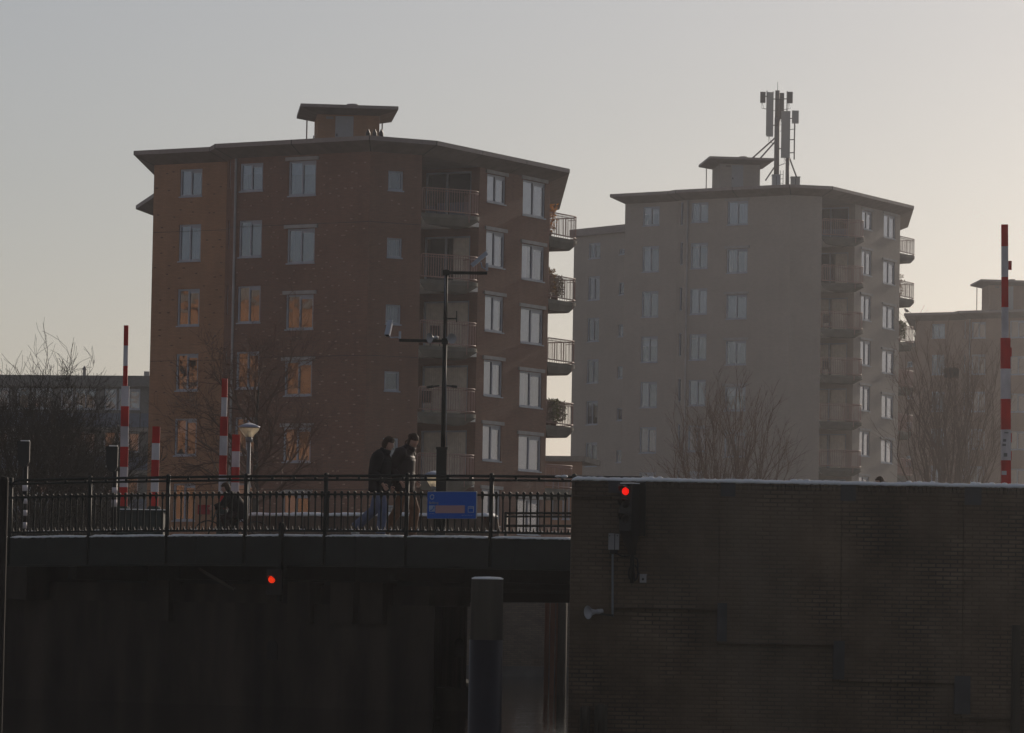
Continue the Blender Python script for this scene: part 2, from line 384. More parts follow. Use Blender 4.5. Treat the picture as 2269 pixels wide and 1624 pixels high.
# window parts in local space: x right, y inwards, z up, origin at lower left of the opening
_WC = {}
def win_meshes(w, h, kind):
    key = (round(w, 2), round(h, 2), kind)
    if key in _WC: return _WC[key]
    f = MB().use('frame_paint'); fw = .075 if kind != 'slim' else .05; y0, y1 = .05, .13
    f.box((0, y0, 0), (fw, y1, h)); f.box((w - fw, y0, 0), (w, y1, h)); f.box((fw, y0, 0), (w - fw, y1, fw)); f.box((fw, y0, h - fw), (w - fw, y1, h))
    if kind == 'double':
        m = w * .5; f.box((m - .035, y0 - .005, fw), (m + .03, y1, h - fw)); f.box((m + .03, y0 + .03, h - fw - .11), (w - fw, y1, h - fw))
        f.use('near_black').box((m + .03, y0 + .055, fw), (m + .065, y1 - .006, h - fw - .11)); f.use('frame_paint')  # black strip paints the shadow line of the set-back sliding pane
    elif kind == 'door':
        m = w * .46; f.box((m - .05, y0, fw), (m + .05, y1, h - fw)); f.use('near_black').box((m + .05, y0 + .04, fw), (m + .10, y1 - .006, h - fw)); f.use('frame_paint')  # door mullion gets the same painted shadow strip
    f.box((-.03, -.05, -.05), (w + .03, y0 + .02, .0)) if kind in ('double', 'single') else None
    p = MB().use('window_glass' if kind != 'door' else 'clear_glass'); p.face([(fw, .095, fw), (w - fw, .095, fw), (w - fw, .095, h - fw), (fw, .095, h - fw)])
    _WC[key] = (f.mesh('window'), p.mesh('pane')); return _WC[key]
_CC = {}
def curtain_mesh(w, h, style, matn):
    key = (round(w, 2), round(h, 2), style, matn)
    if key in _CC: return _CC[key]
    m = MB().use(matn)
    def cloth(x0, x1, z0, z1, amp=.03, pitch=.11):
        n = max(2, int((x1 - x0) / (pitch / 4))); v = []
        for i in range(n + 1):
            x = x0 + (x1 - x0) * i / n; y = .24 + amp * sin(i * pi / 2) * (.7 + .3 * sin(i * 1.7)); v += [(x, y, z0), (x, y, z1)]
        m.idx(v, [(2 * i, 2 * i + 2, 2 * i + 3, 2 * i + 1) for i in range(n)], True)
    if style == 'full': cloth(.02, w - .02, .02, h - .02, .03 if w < 1.6 else .02)
    elif style == 'left': cloth(.02, w * .42, .02, h - .02)
    elif style == 'right': cloth(w * .6, w - .02, .02, h - .02)
    elif style == 'blind': cloth(.02, w - .02, h * .62, h - .02, .003, .4)
    elif style == 'low': cloth(.02, w - .02, .02, h * .4, .01)
    elif style == 'sides': cloth(.02, w * .22, .02, h - .02); cloth(w * .78, w - .02, .02, h - .02)
    elif style == 'vee':
        for sx in (0, 1):
            e = w * (.05 if sx == 0 else .95); c = w * .5
            m.face([(c, .22, h - .05), (c + (e - c) * .45, .22, h - .05), (c + (e - c) * .03, .22, h * .3), (c, .22, .03)])
    _CC[key] = m.mesh('curtain'); return _CC[key]
def add_window(b, W, r, kind, curtain=None):
    w, h = r[1] - r[0], r[3] - r[2]; f, p = win_meshes(w, h, kind)
    o = place('window' if kind != 'door' else 'balcony_door', f, b, W.M(r[0], r[2])); sub('pane', p, o)
    if curtain: sub('curtain', curtain_mesh(w, h, *curtain), o).location = (0, -.10 if kind == 'door' else 0, 0)
    return o

# ------------------------------------------------------------------ apartment buildings
FL = 2.83
def apartment(cfg, label):
    H = cfg['H']; Z = H + EYE; rnd = random.Random(cfg['seed'])
    e = [v2(atH(x, y, H)) for x, y in cfg['eave']]                        # L s1 s2 AB BC CD De
    back = [v2(p) for p in cfg['back'](e)]
    poly = e + back; OV = .85; wl = offset(poly, OV)
    L, s1, s2, AB, BC, CD, De = wl[:7]
    b = thing('apartment_building', (AB.x, AB.y, 3.0), label, 'apartment building', 'apartment blocks of one design beyond the bridge')
    zw = Z - .57
    A1, ST, A2, B, C = Wall(L, s1), Wall(s1, s2), Wall(s2, AB), Wall(AB, BC), Wall(BC, CD)
    uq = C.hit(*cfg['q'])[0]; Q = C.P0 + C.d * uq; R = Q - C.n * 3.2; Pin = C.P0 - C.n * 3.2
    LW = Wall(R, Q)                                                       # the loggia's glazed side
    rows = cfg['rows']; wins = []
    for wallname, kind, r1, r2 in cfg['cols']:
        W = {'A1': A1, 'ST': ST, 'A2': A2, 'B': B, 'C': C}[wallname]
        a = W.rect(*r1) if r1 else None; c = W.rect(*r2)
        if wallname == 'ST':
            c[0], c[1] = W.L * .38, W.L * .38 + .34
            if a: a[0], a[1] = c[0], c[1]
        else:
            ww = c[1] - c[0]
            if a: a[0], a[1] = c[0], c[1]
        for i in range(rows):
            if i == 0: r = a or [c[0], c[1], c[2] + FL, c[3] + FL]
            else: r = [c[0], c[1], c[2] - FL * (i - 1), c[3] - FL * (i - 1)]
            if r[2] < 3.3: continue
            wins.append((wallname, W, r, kind, i))
    zf = [cfg['floor'] - FL * i for i in range(rows)]                     # floors of the loggias
    doors = []
    for i, z in enumerate(zf):
        if z < 3.0: continue
        r = [LW.L - 2.75, LW.L - .42, z + .05, z + 2.28]; doors.append((LW, r, i))
    bot = 2.2
    for nm, W, m in (('A1', A1, cfg['mA1']), ('ST', ST, cfg['mA2']), ('A2', A2, cfg['mA2']), ('B', B, cfg['mA2'])):
        mb = MB(); facade(mb, W, bot, zw, [x[2] for x in wins if x[0] == nm], m)
        if cfg['dots']:                                                   # header bricks standing proud, the light and shade on them put into their colour
            mb.use('lit_brick' if nm != 'A1' else 'shaded_brick'); gx, gz = {'A1': (.62, .56), 'ST': (9, 9), 'A2': (.50, .44), 'B': (.70, .62)}[nm]
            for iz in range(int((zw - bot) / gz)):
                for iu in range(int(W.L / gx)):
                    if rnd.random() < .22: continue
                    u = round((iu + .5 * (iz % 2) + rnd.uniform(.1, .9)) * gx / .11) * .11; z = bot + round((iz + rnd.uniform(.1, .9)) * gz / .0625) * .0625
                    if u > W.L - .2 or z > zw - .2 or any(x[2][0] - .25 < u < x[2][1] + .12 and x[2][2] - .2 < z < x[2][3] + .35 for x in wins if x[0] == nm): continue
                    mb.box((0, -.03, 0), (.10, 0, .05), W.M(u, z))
        mb.use('near_black' if cfg['dots'] else cfg['mA2'])
        for k in range(1, 7, 2): mb.box((.02, -.004 if cfg['dots'] else -.02, 0), (W.L - .02, 0, .016), W.M(0, zw - .35 - FL * k + .2))
        mb.build('wall', b)
    mb = MB(); facade(mb, C, bot, zw, [x[2] for x in wins if x[0] == 'C'], cfg['mA2'], u0=uq); mb.build('wall', b)
    mb = MB(); facade(mb, LW, bot, zw, [d[1] for d in doors], cfg['mA2'])
    mb.use('bounce_white')  # unseen recess walls, made white to throw light onto the glazing
    for p, q in ((Pin, R), (BC, Pin)): mb.face([(p.x, p.y, bot), (q.x, q.y, bot), (q.x, q.y, zw), (p.x, p.y, zw)])
    mb.use(cfg['mA2'])
    for i in range(5, len(wl)):
        p, q = wl[i], wl[(i + 1) % len(wl)]; mb.face([(p.x, p.y, bot), (q.x, q.y, bot), (q.x, q.y, zw), (p.x, p.y, zw)])
    mb.build('wall', b)
    cur = cfg.get('curtains', {})
    for nm, W, r, kind, i in wins:
        key = (nm, round((r[0] + r[1]) / 2 / max(W.L, .1), 1), i); c = None
        x = rnd.random()
        if nm == 'C': c = (('full', 'curtain_white') if x < .55 else ('left', 'curtain_white') if x < .75 else ('sides', 'curtain_white')) if i < rows - 2 or x < .4 else None
        elif kind == 'double':
            c = ('full', 'curtain_blue') if x < .2 else ('sides', 'curtain_cream') if x < .36 else ('blind', 'curtain_white') if x < .5 else ('left', 'curtain_white') if x < .6 else ('full', 'curtain_white') if x < .66 else ('low', 'curtain_cream') if x < .8 else None
            if (nm, i) in cur: c = cur[(nm, i)]
        elif kind == 'single': c = ('full', 'curtain_blue') if x < .3 else ('low', 'curtain_white') if x < .5 else None
        add_window(b, W, r, kind, c)
    for W, r, i in doors:
        x = rnd.random(); c = ('full', 'curtain_pale') if i >= 2 and i != 6 else ('right', 'curtain_pale') if i == 1 else ('low', 'curtain_blue')
        add_window(b, W, r, 'door', c)
    # lintel boxes over the wide windows
    for nm, W, r, kind, i in wins:
        if nm == 'C' or (nm == 'A2' and (r[0] + r[1]) / 2 < W.L * .6 and (r[0] + r[1]) / 2 > W.L * .25):
            m = MB().use('lintel_paint'); m.box((-.15, -.07, .02), (r[1] - r[0] + .15, .02, .17)); o = m.build('lintel', None, origin=None)
            o.parent = b; o.matrix_parent_inverse = Matrix.Translation(-V(b.location)); o.matrix_basis = W.M(r[0], r[3])
    # floor joints of the brickwork, rain pipe
    u = (A2.L * .0 + .22); m = MB().use('pipe_zinc'); m.tube([A2.pt(.25, bot, .1), A2.pt(.25, zw - .02, .1)], .052, 8)
    for k in range(8): m.lathe([(.052, 0), (.066, .01), (.066, .06), (.052, .07)], A2.pt(.25, zw - .6 - k * FL, .1), 8)
    m.build('downpipe', b)
    # roof: fascia, sloping soffit, deck
    n = len(poly); zo = Z - .19
    m = MB().use('roof_edge')
    for i in range(n):
        p, q = poly[i], poly[(i + 1) % n]; m.face([(p.x, p.y, zo), (q.x, q.y, zo), (q.x, q.y, Z), (p.x, p.y, Z)])
    inner = offset(poly, .12)
    for i in range(n):
        p, q, a, c = poly[i], poly[(i + 1) % n], inner[i], inner[(i + 1) % n]; m.face([(p.x, p.y, Z), (q.x, q.y, Z), (c.x, c.y, Z), (a.x, a.y, Z)])
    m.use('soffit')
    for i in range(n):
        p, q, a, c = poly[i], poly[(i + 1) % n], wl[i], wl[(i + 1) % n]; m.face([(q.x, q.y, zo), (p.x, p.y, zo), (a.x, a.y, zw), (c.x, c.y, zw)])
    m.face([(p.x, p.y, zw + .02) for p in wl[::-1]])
    m.use('near_black')
    for i in range(0, 6):                                                 # joints in the eaves
        p, q, a, c = poly[i], poly[i + 1], wl[i], wl[i + 1]; k = max(1, int((q - p).length / 3.6))
        for j in range(0, k + 1):
            t = j / k if k > 1 else (0, 1)[j]
            if i in (1,) : continue
            P, A = p.lerp(q, t), a.lerp(c, t); nn = (q - p).normalized() * .018; o = V(((q - p).y, -(q - p).x)).normalized() * .004
            m.face([(P.x - nn.x + o.x, P.y - nn.y + o.y, zo), (P.x + nn.x + o.x, P.y + nn.y + o.y, zo), (P.x + nn.x + o.x, P.y + nn.y + o.y, Z - .002), (P.x - nn.x + o.x, P.y - nn.y + o.y, Z - .002)])
            m.face([(P.x + nn.x, P.y + nn.y, zo - .004), (P.x - nn.x, P.y - nn.y, zo - .004), (A.x - nn.x, A.y - nn.y, zw - .004), (A.x + nn.x, A.y + nn.y, zw - .004)])
    m.use('roof_felt'); m.face([(p.x, p.y, Z - .03) for p in inner])
    for i in range(n):
        a, c = inner[i], inner[(i + 1) % n]; m.face([(a.x, a.y, Z), (c.x, c.y, Z), (c.x, c.y, Z - .03), (a.x, a.y, Z - .03)])
    m.build('roof', b)
    # balconies in the two blunt corners: wedge slabs carrying on the line of the wall before the corner
    for (P, d1, d2, qd, lastfl) in ((BC, B.d, C.d, uq, True), (CD, C.d, Wall(CD, De).d, 3.2, False)):
        W2 = Wall(P, P + d2); shp = [P.copy()]; n1 = V((d1.y, -d1.x)); ext = cfg['bal']
        shp.append(P + d1 * (ext - .75)); cc = P + d1 * (ext - .75) - n1 * .75
        for k in range(1, 7):
            a = pi / 2 * k / 6; shp.append(cc + n1 * (.75 * cos(a)) + d1 * (.75 * sin(a)))
        t = ((P + d2 * 50) - shp[-1]); end = P + d2 * ((shp[-1] - P).dot(d2) + .55); shp.append(end)
        cen = P + d1 * (ext * .35) - n1 * .4
        for i, z in enumerate(zf):
            if z < 3.0: continue
            m = MB().use('slab'); m.prism(shp, z - .17, z, bottom=False); lo = [cen + (p - cen) * .72 for p in shp]; k = len(shp)
            for j in range(k):
                a, c2 = shp[j], shp[(j + 1) % k]; la, lc = lo[j], lo[(j + 1) % k]; m.face([(la.x, la.y, z - .47), (lc.x, lc.y, z - .47), (c2.x, c2.y, z - .17), (a.x, a.y, z - .17)])
            m.face([(p.x, p.y, z - .47) for p in lo[::-1]])
            if lastfl: m.use('bounce_white').prism([BC, Q, R, Pin], z - .2, z - .005)
            o = m.build('balcony', b, origin=V((P.x, P.y, z)))
            m = MB().use('rail_pink'); ins = [p.lerp(cen, .035) for p in shp[:-1]]; ins[0] = P + d1 * .06 - n1 * .04
            Pz = lambda q, h: V((q.x, q.y, z + h))
            m.tube([Pz(ins[0], .13)] + [Pz(ins[0], 1.0)] + [Pz(ins[0].lerp(ins[1], .03), 1.08)] + [Pz(q, 1.08) for q in ins[1:]] + [Pz(end, 1.08)], .026, 6)
            m.tube([Pz(ins[0], .13)] + [Pz(q, .10) for q in ins[1:]] + [Pz(end, .10)], .03, 6)
            m.tube([Pz(q, .97) for q in ins], .014, 5)
            path = ins + [end]; s_acc = 0.0
            for a, c2 in zip(path, path[1:]):
                Ls = (c2 - a).length; k = max(1, int(Ls / .115))
                for j in range(k): q = a.lerp(c2, j / k); m.tube([Pz(q, .10), Pz(q, 1.07)], .0125, 4, False)
            q = shp[1].lerp(cen, .03); m.bar(Pz(q, -.3), Pz(q, 1.08), .07, .03)
            ro = m.build('railing', None, origin=V((P.x, P.y, z))); ro.parent = o; ro.location = (0, 0, 0)
    # rooftop housing
    hp = H + 2.33; ph = [v2(atH(x, y, hp)) for x, y in cfg['pent']]; BL, FLc, FR = ph[:3]; BR = FR + (BL - FLc) * .98 if len(ph) < 4 else ph[3]
    slabp = [FLc, FR, BR, BL]; zt = hp + EYE; wp = offset(slabp, .78); inn = offset(slabp, .45)
    m = MB().use('roof_edge'); k = 4
    for j in range(k):
        a, c = slabp[j], slabp[(j + 1) % k]; m.face([(a.x, a.y, zt - .14), (c.x, c.y, zt - .14), (c.x, c.y, zt), (a.x, a.y, zt)])
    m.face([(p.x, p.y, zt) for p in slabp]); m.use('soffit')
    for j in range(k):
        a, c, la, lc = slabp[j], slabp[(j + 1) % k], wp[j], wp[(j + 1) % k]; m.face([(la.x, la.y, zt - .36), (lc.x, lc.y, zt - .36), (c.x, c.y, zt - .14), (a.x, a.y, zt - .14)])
    c = (FLc + FR) / 2; m.use('roof_edge').lathe([(0, .1), (.25, .1), (.28, 0)], (c.x + .1, c.y + .6, zt), 10)
    m.build('housing_roof', b)
    m = MB().use(cfg['mA1']); m.prism(wp, Z - .02, zt - .36, False, False)
    PW = Wall(wp[0], wp[1]); m.use('concrete').box((PW.L * .14, -.05, 0), (PW.L * .14 + .32, 0, .11), PW.M(0, zt - .56)); m.build('housing_wall', b)
    m = MB().use('door_grey'); m.box((PW.L * .29, -.04, 0), (PW.L * .58, .02, zt - .42 - Z), PW.M(0, Z)); 
    m.use('near_black').box((PW.L * .29 + .05, -.046, 1.0), (PW.L * .29 + .1, -.04, 1.12), PW.M(0, Z)); m.build('housing_door', b)
    m = MB().use('pipe_zinc')
    for p in (inn[3], inn[2]): m.tube([(p.x, p.y, Z), (p.x, p.y, zt - .25)], .035, 6)
    m.build('housing_pipe', b)
    return b, dict(A1=A1, A2=A2, B=B, C=C, D=Wall(CD, De), L=L, Z=Z, zf=zf, CD=CD, BC=BC, wl=wl, slab=slabp)

B1CFG = dict(H=20.4, seed=3, rows=7, floor=19.0, bal=3.1, dots=True, mA1='brick_ochre', mA2='brick_red', q=(1060, 560),
    eave=[(297, 334), (465, 325.3), (476.5, 318.5), (819, 299.8), (968, 311.6), (1262, 374), (1240, 455)],
    back=lambda e: [V((-9, 212)), v2(atH(301, 455, 20.4)), V((-16.4, 197))],
    cols=[('A1', 'double', (399.2, 374.5, 447.9, 434.9), (396.2, 497, 444.8, 578.3)),
          ('ST', 'slim', (497.5, 357.6, 504, 421.6), (494.4, 492.6, 502.6, 555.8)),
          ('A2', 'double', (532.8, 361.4, 581.9, 423.3), (529.4, 488, 579.8, 569.4)),
          ('A2', 'double', (639.2, 356.3, 700.6, 433), (636.4, 506.5, 697, 582.7)),
          ('B', 'single', (859.6, 378.9, 893.4, 422), (857.4, 527.4, 890.7, 570.5)),
          ('C', 'double', (1079.8, 388, 1118.8, 450), (1077, 513, 1118, 592)),
          ('C', 'double', (1158.9, 402, 1208.6, 480), (1156.1, 543, 1205.8, 621))],
    pent=[(657.5, 255.7), (666.3, 228.8), (883, 235.5), (867.7, 264)],
    curtains={('A2', 2): None, ('A2', 3): None, ('A2', 4): ('sides', 'curtain_cream'), ('A1', 2): None, ('A1', 3): ('low', 'curtain_cream'), ('A2', 1): None, ('A2', 0): ('blind', 'curtain_blue'), ('A1', 0): ('left', 'curtain_white')})
b1, g1 = apartment(B1CFG, 'nearest red brick apartment block, shadow-toned headers in its wall, behind the two walkers')
B2CFG = dict(H=27.0, seed=11, rows=8, floor=25.6, bal=3.0, dots=False, mA1='brick_tan_hazed', mA2='brick_tan_hazed', q=(1893, 600),
    eave=[(1352, 430), (1480, 423), (1497, 420.5), (1750, 408), (1845, 412.5), (2025, 456), (2012, 497)],
    back=lambda e: [V((14, 292)), V((10, 285)), V((8.5, 272))],
    cols=[('A1', 'double', (1425, 457.6, 1462.5, 499.7), (1423, 545, 1460, 602.3)),
          ('ST', 'slim', (1500, 449, 1509, 500), (1499, 537, 1508, 588)),
          ('A2', 'double', (1531.5, 448.6, 1569.7, 492.3), (1530, 537.8, 1568, 595.1)),
          ('A2', 'double', (1611.5, 445, 1657.9, 497.8), (1610, 551, 1656, 604.7)),
          ('C', 'double', (1910.9, 468, 1933.9, 509), (1909, 555, 1931.5, 610)),
          ('C', 'double', (1958.4, 477, 1985.1, 528), (1957, 579, 1983, 630))],
    pent=[(1547.9, 365.4), (1572.5, 345.7), (1715.8, 350.4)],
    curtains={('A1', 5): ('full', 'curtain_rust'), ('A2', 5): ('full', 'curtain_rust'), ('A2', 3): ('vee', 'curtain_white')})
b2, g2 = apartment(B2CFG, 'hazy tan apartment block with a phone mast on its flat roof')
B3CFG = dict(H=24.3, seed=23, rows=7, floor=23.0, bal=2.75, dots=False, mA1='brick_rose', mA2='brick_rose', q=(2560, 800),
    eave=[(2003.5, 693.8), (2112, 691), (2124, 688.6), (2330, 683), (2400, 687), (2560, 724), (2552, 760)],
    back=lambda e: [e[-1] + V((-6, 14)), e[0] + V((4, 24)), e[0] + V((1.6, 12))],
    cols=[('A1', 'double', (2065.7, 717.6, 2094.4, 749), (2064.5, 786, 2093, 830)),
          ('ST', 'slim', (2128, 713, 2134, 752), (2128, 786, 2134, 828)),
          ('A2', 'double', (2153.8, 713.5, 2184.3, 749), (2152.6, 785.3, 2183, 829.5)),
          ('A2', 'double', (2238, 710, 2275, 748), (2237, 789, 2274, 830))],
    pent=[(2150, 630), (2173.5, 618.4), (2310, 622.5)],
    curtains={('A2', k): ('full', 'curtain_cream') for k in range(7)})
b3, g3 = apartment(B3CFG, 'farthest tan apartment block at the right edge, behind the striped boom')
# wing of the second block, set back on its left
def wing(b2, H, e0, e1, r1, r2, bm_):
    Z = H + EYE; a, c = v2(atH(*e0, H)), v2(atH(*e1, H)); d = (c - a).normalized(); n = V((d.y, -d.x))
    back = V((.25, .97)); poly = [a, c, c + back * 16, a + back * 16]; wl = offset(poly, .3); W = Wall(wl[0], wl[1])
    wins = []
    c1 = W.rect(*r1); c2 = W.rect(*r2)
    for i in range(-1, 7):
        for c, kd in ((c1, 'double'), (c2, 'single')):
            r = [c[0], c[1], c[2] - FL * i, c[3] - FL * i]
            if i == -1: r[3] -= .55
            if i == -1 and kd == 'single': r[2] -= .1
            if r[2] > 3.5 and r[3] < Z - .7: wins.append((r, kd, i))
    m = MB(); facade(m, W, 2.2, Z - .5, [x[0] for x in wins], bm_); m.use(bm_)
    for i in (1, 2, 3): p, q = wl[i], wl[(i + 1) % 4]; m.face([(p.x, p.y, 2.2), (q.x, q.y, 2.2), (q.x, q.y, Z - .5), (p.x, p.y, Z - .5)])
    m.build('wing_wall', b2)
    m = MB().use('roof_edge'); m.prism(poly, Z - .5, Z); m.build('wing_roof', b2)
    for r, kd, i in wins: add_window(b2, W, r, kd, ('full', 'curtain_white') if (i * 7 + (kd == 'single')) % 5 == 0 else ('left', 'curtain_blue') if i % 2 else None)
wing(b2, 27.0, (1262, 509.2), (1405, 494.4), (1303, 612, 1328.7, 664.6), (1371, 626, 1384, 653), 'brick_tan_hazed')
wing(b3, 24.3, (1925, 766), (2048, 752), (1960, 850, 1982, 892), (2009, 861, 2021, 884), 'brick_rose')

# rooftop flue group on the first block (parts of it)
Zr = g1['Z']
m = MB().use('near_black')
q = at(830, 296, 178.6)
m.box((q.x - .42, q.y, Zr - .03), (q.x + .42, q.y + .3, Zr + .3))
for k in range(3): m.lathe([(.1, 0), (.1, .16), (.02, .34)], (q.x - .28 + .28 * k, q.y + .15, Zr + .3), 8)
m.use('pipe_zinc'); m.tube([(q.x + .55, q.y, Zr - .03), (q.x + .55, q.y, Zr + .3)], .04, 6); m.tube([(q.x - 2.6, q.y + .1, Zr - .03), (q.x - 2.6, q.y + .1, Zr + .3)], .04, 6)
m.build('flue', b1)

# phone mast on the second block
YM = 263.5
def mp(x, y, Y=YM): return at(x, y, Y)
ZB = g2['Z'] - .03
base = mp(1722, 408); mast = thing('antenna_mast', (base.x, base.y, ZB), 'grey phone mast with panel antennas standing on the hazy block roof', 'antenna mast')
m = MB().use('antenna_dark'); pt = mp(1723, 200.7); X0 = pt.x
m.tube([(X0, YM, ZB), (X0, YM, ZB + 5.2)], .17, 10); m.tube([(X0, YM, ZB + 5.2), (X0, YM, pt.z)], .15, 10)
m.tube([(X0, YM, pt.z), (X0, YM, pt.z + .55)], .015, 5); m.build('pole', mast)
def zpx(y, x=1723): return mp(x, y).z
def xpx(x, y): return mp(x, y).x
for (x0, y0, x1, y1, dy, mt, nm) in ((1698.8, 204.6, 1713, 302.7, -.1, 'antenna_pale', 'panel_antenna'), (1726, 204.6, 1737.7, 262, .3, 'antenna_dark', 'panel_antenna'),
        (1730, 247.8, 1749.5, 351.3, -.45, 'antenna_pale', 'panel_antenna'), (1684.4, 203.9, 1696, 228, -.1, 'antenna_dark', 'radio_unit'), (1743.4, 203, 1756.6, 228, .1, 'antenna_dark', 'radio_unit'), (1754.2, 246.2, 1769, 274.5, -.3, 'antenna_pale', 'radio_unit')):
    m = MB().use(mt); a, c = xpx(x0, (y0 + y1) / 2), xpx(x1, (y0 + y1) / 2); z0, z1 = zpx(y1, x0), zpx(y0, x0)
    m.box((a, YM + dy - .09, z0), (c, YM + dy + .09, z1)); m.use('antenna_dark')
    for k in (.3, .7): m.tube([((a + c) / 2 - .1 + k * .1, YM + dy, z0), ((a + c) / 2 - .15 + k * .3, YM + dy, z0 - .35), (X0, YM, z0 - .5)], .013, 4)
    m.build(nm, mast)
m = MB().use('antenna_dark')
for (x, ya, yb) in ((1699.4, 201, 300), (1713.2, 203, 301), (1744.2, 202, 262)): m.tube([(xpx(x, ya), YM - .05, zpx(ya, x)), (xpx(x, ya), YM - .05, zpx(yb, x))], .035, 6)
x = xpx(1759.7, 300); m.tube([(x, YM - .3, zpx(274, 1759)), (x, YM - .3, zpx(354.5, 1759))], .045, 6)
x2 = xpx(1744, 380); m.tube([(x2, YM - .3, zpx(351, 1744)), (x2, YM - .3, ZB)], .12, 8)
for y, xa, xb in ((220, 1700, 1744), (278, 1705, 1723), (214, 1690, 1700), (263, 1749, 1756), (310, 1749, 1760), (339, 1749, 1760), (330, 1724, 1731)):
    m.tube([(xpx(xa, y), YM - .1, zpx(y, xa)), (xpx(xb, y), YM - .25, zpx(y, xb))], .035, 6)
lad = xpx(1733, 380)
for o in (-.09, .09): m.tube([(lad + o, YM + .3, ZB), (lad + o, YM + .3, ZB + 1.9)], .018, 4)
for k in range(6): m.tube([(lad - .09, YM + .3, ZB + .25 + .28 * k), (lad + .09, YM + .3, ZB + .25 + .28 * k)], .014, 4)
m.build('bracket', mast)
for (xa, ya, xb, yb, dy) in ((1719, 304, 1667, 348.5, 1.0), (1719, 312, 1686, 348.5, .4), (1716, 370, 1696, 400, 0), (1748.5, 348, 1764.5, 394, -.3)):
    m = MB().use('antenna_dark'); m.tube([(xpx(xa, ya), YM, zpx(ya, xa)), (xpx(xb, yb), YM + dy, zpx(yb, xb))], .05, 6); m.build('brace', mast)
for (x0, y0, x1, y1, mt, lb) in ((1711, 389, 1728, 409, 'camera_white', 'pale equipment cabinet at the foot of the phone mast'), (1752.5, 393.5, 1772, 408, 'antenna_pale', 'low grey equipment box right of the phone mast')):
    a, c = xpx(x0, 400), xpx(x1, 400); z1 = zpx(y0, x0); m = MB().use(mt); m.box((a, YM - .3, ZB), (c, YM + .4, z1)); m.box((a - .03, YM - .33, z1), (c + .03, YM + .43, z1 + .05)); m.use('near_black').box(((a + c) / 2 - .012, YM - .308, ZB + .08), ((a + c) / 2 + .012, YM - .3, z1 - .08))
    tag(m.build('equipment_cabinet', None, origin=V(((a + c) / 2, YM, ZB))), lb, 'cabinet')

# pigeon on the corner of the farthest roof
pb = v2(g3['wl'][0]); q = atH(2010, 691, 24.35); m = MB().use('bird'); z0 = g3['Z']
m.ell((q.x, q.y + .3, z0 + .16), (.17, .1, .11), 10, Matrix.Rotation(.5, 3, 'Y')); m.ell((q.x - .13, q.y + .3, z0 + .30), (.065, .055, .065), 8)
m.bar((q.x + .1, q.y + .3, z0 + .1), (q.x + .33, q.y + .3, z0 + .03), .07, .03); m.bar((q.x - .18, q.y + .3, z0 + .3), (q.x - .24, q.y + .3, z0 + .285), .02, .02)
for o in (-.03, .03): m.tube([(q.x, q.y + .3 + o, z0), (q.x, q.y + .3 + o, z0 + .08)], .012, 4)
tag(m.build('pigeon', None, origin=V((q.x, q.y + .3, z0))), 'dark pigeon perched on the roof corner of the farthest block', 'bird')

# low flat block on the left with gallery glazing
def flat_block():
    Yb = 285.; zt = at(200, 831, Yb).z; xl, xr = at(-80, 900, Yb).x, at(352, 900, Yb).x
    b = thing('flat_block', ((xl + xr) / 2, Yb, 3), 'long low grey flat-roofed block with glazed galleries at left, behind the bushy tree', 'apartment building')
    W = Wall(V((xl, Yb + 2.5)), V((xr, Yb))); fl = 2.9
    m = MB().use('grey_wall'); m.prism([W.P0 + V((-.1, -.6)), W.P1 + V((.5, -.6)), W.P1 + V((.5, 10)), W.P0 + V((0, 10))], zt - .72, zt); m.build('roof', b)
    ops = []; k = int(W.L / 3.1)
    for r in range(5):
        for i in range(k):
            u = .35 + i * 3.1; z = zt - .72 - fl * r
            ops += [(u, u + .85, z - 1.55, z - .15), (u + 1.0, u + 2.5, z - 1.55, z - .15)]
    m = MB(); facade(m, W, 2.2, zt - .72, ops, 'grey_wall'); m.build('wall', b)
    n = 0
    for o in ops:
        n += 1
        if n > 46: break
        add_window(b, W, list(o), 'single' if o[1] - o[0] < 1 else 'double', ('full', 'curtain_white') if n % 3 else ('sides', 'curtain_blue'))
    for r in range(4):
        z = zt - .72 - fl * (r + 1) + .02; m = MB().use('concrete'); m.box((0, -1.2, -.22), (W.L, -.002, 0), W.M(0, z)); m.use('panel_blue'); m.box((0, -1.2, .08), (W.L, -1.16, 1.0), W.M(0, z))
        m.use('near_black')
        for i in range(k + 1): m.box((i * 3.1 + .1, -1.22, 0), (i * 3.1 + .16, -1.2, 1.1), W.M(0, z))
        m.build('gallery', b)
    m = MB().use('pipe_zinc'); x = at(177, 826, Yb).x; m.lathe([(.13, 0), (.10, .5), (.16, .52), (.04, .8)], (x, Yb + 3, zt), 8)
    x = at(322, 828, Yb).x; m.box((x - .18, Yb + 1, zt), (x + .18, Yb + 1.2, zt + .38)); m.build('vent', b)
flat_block()
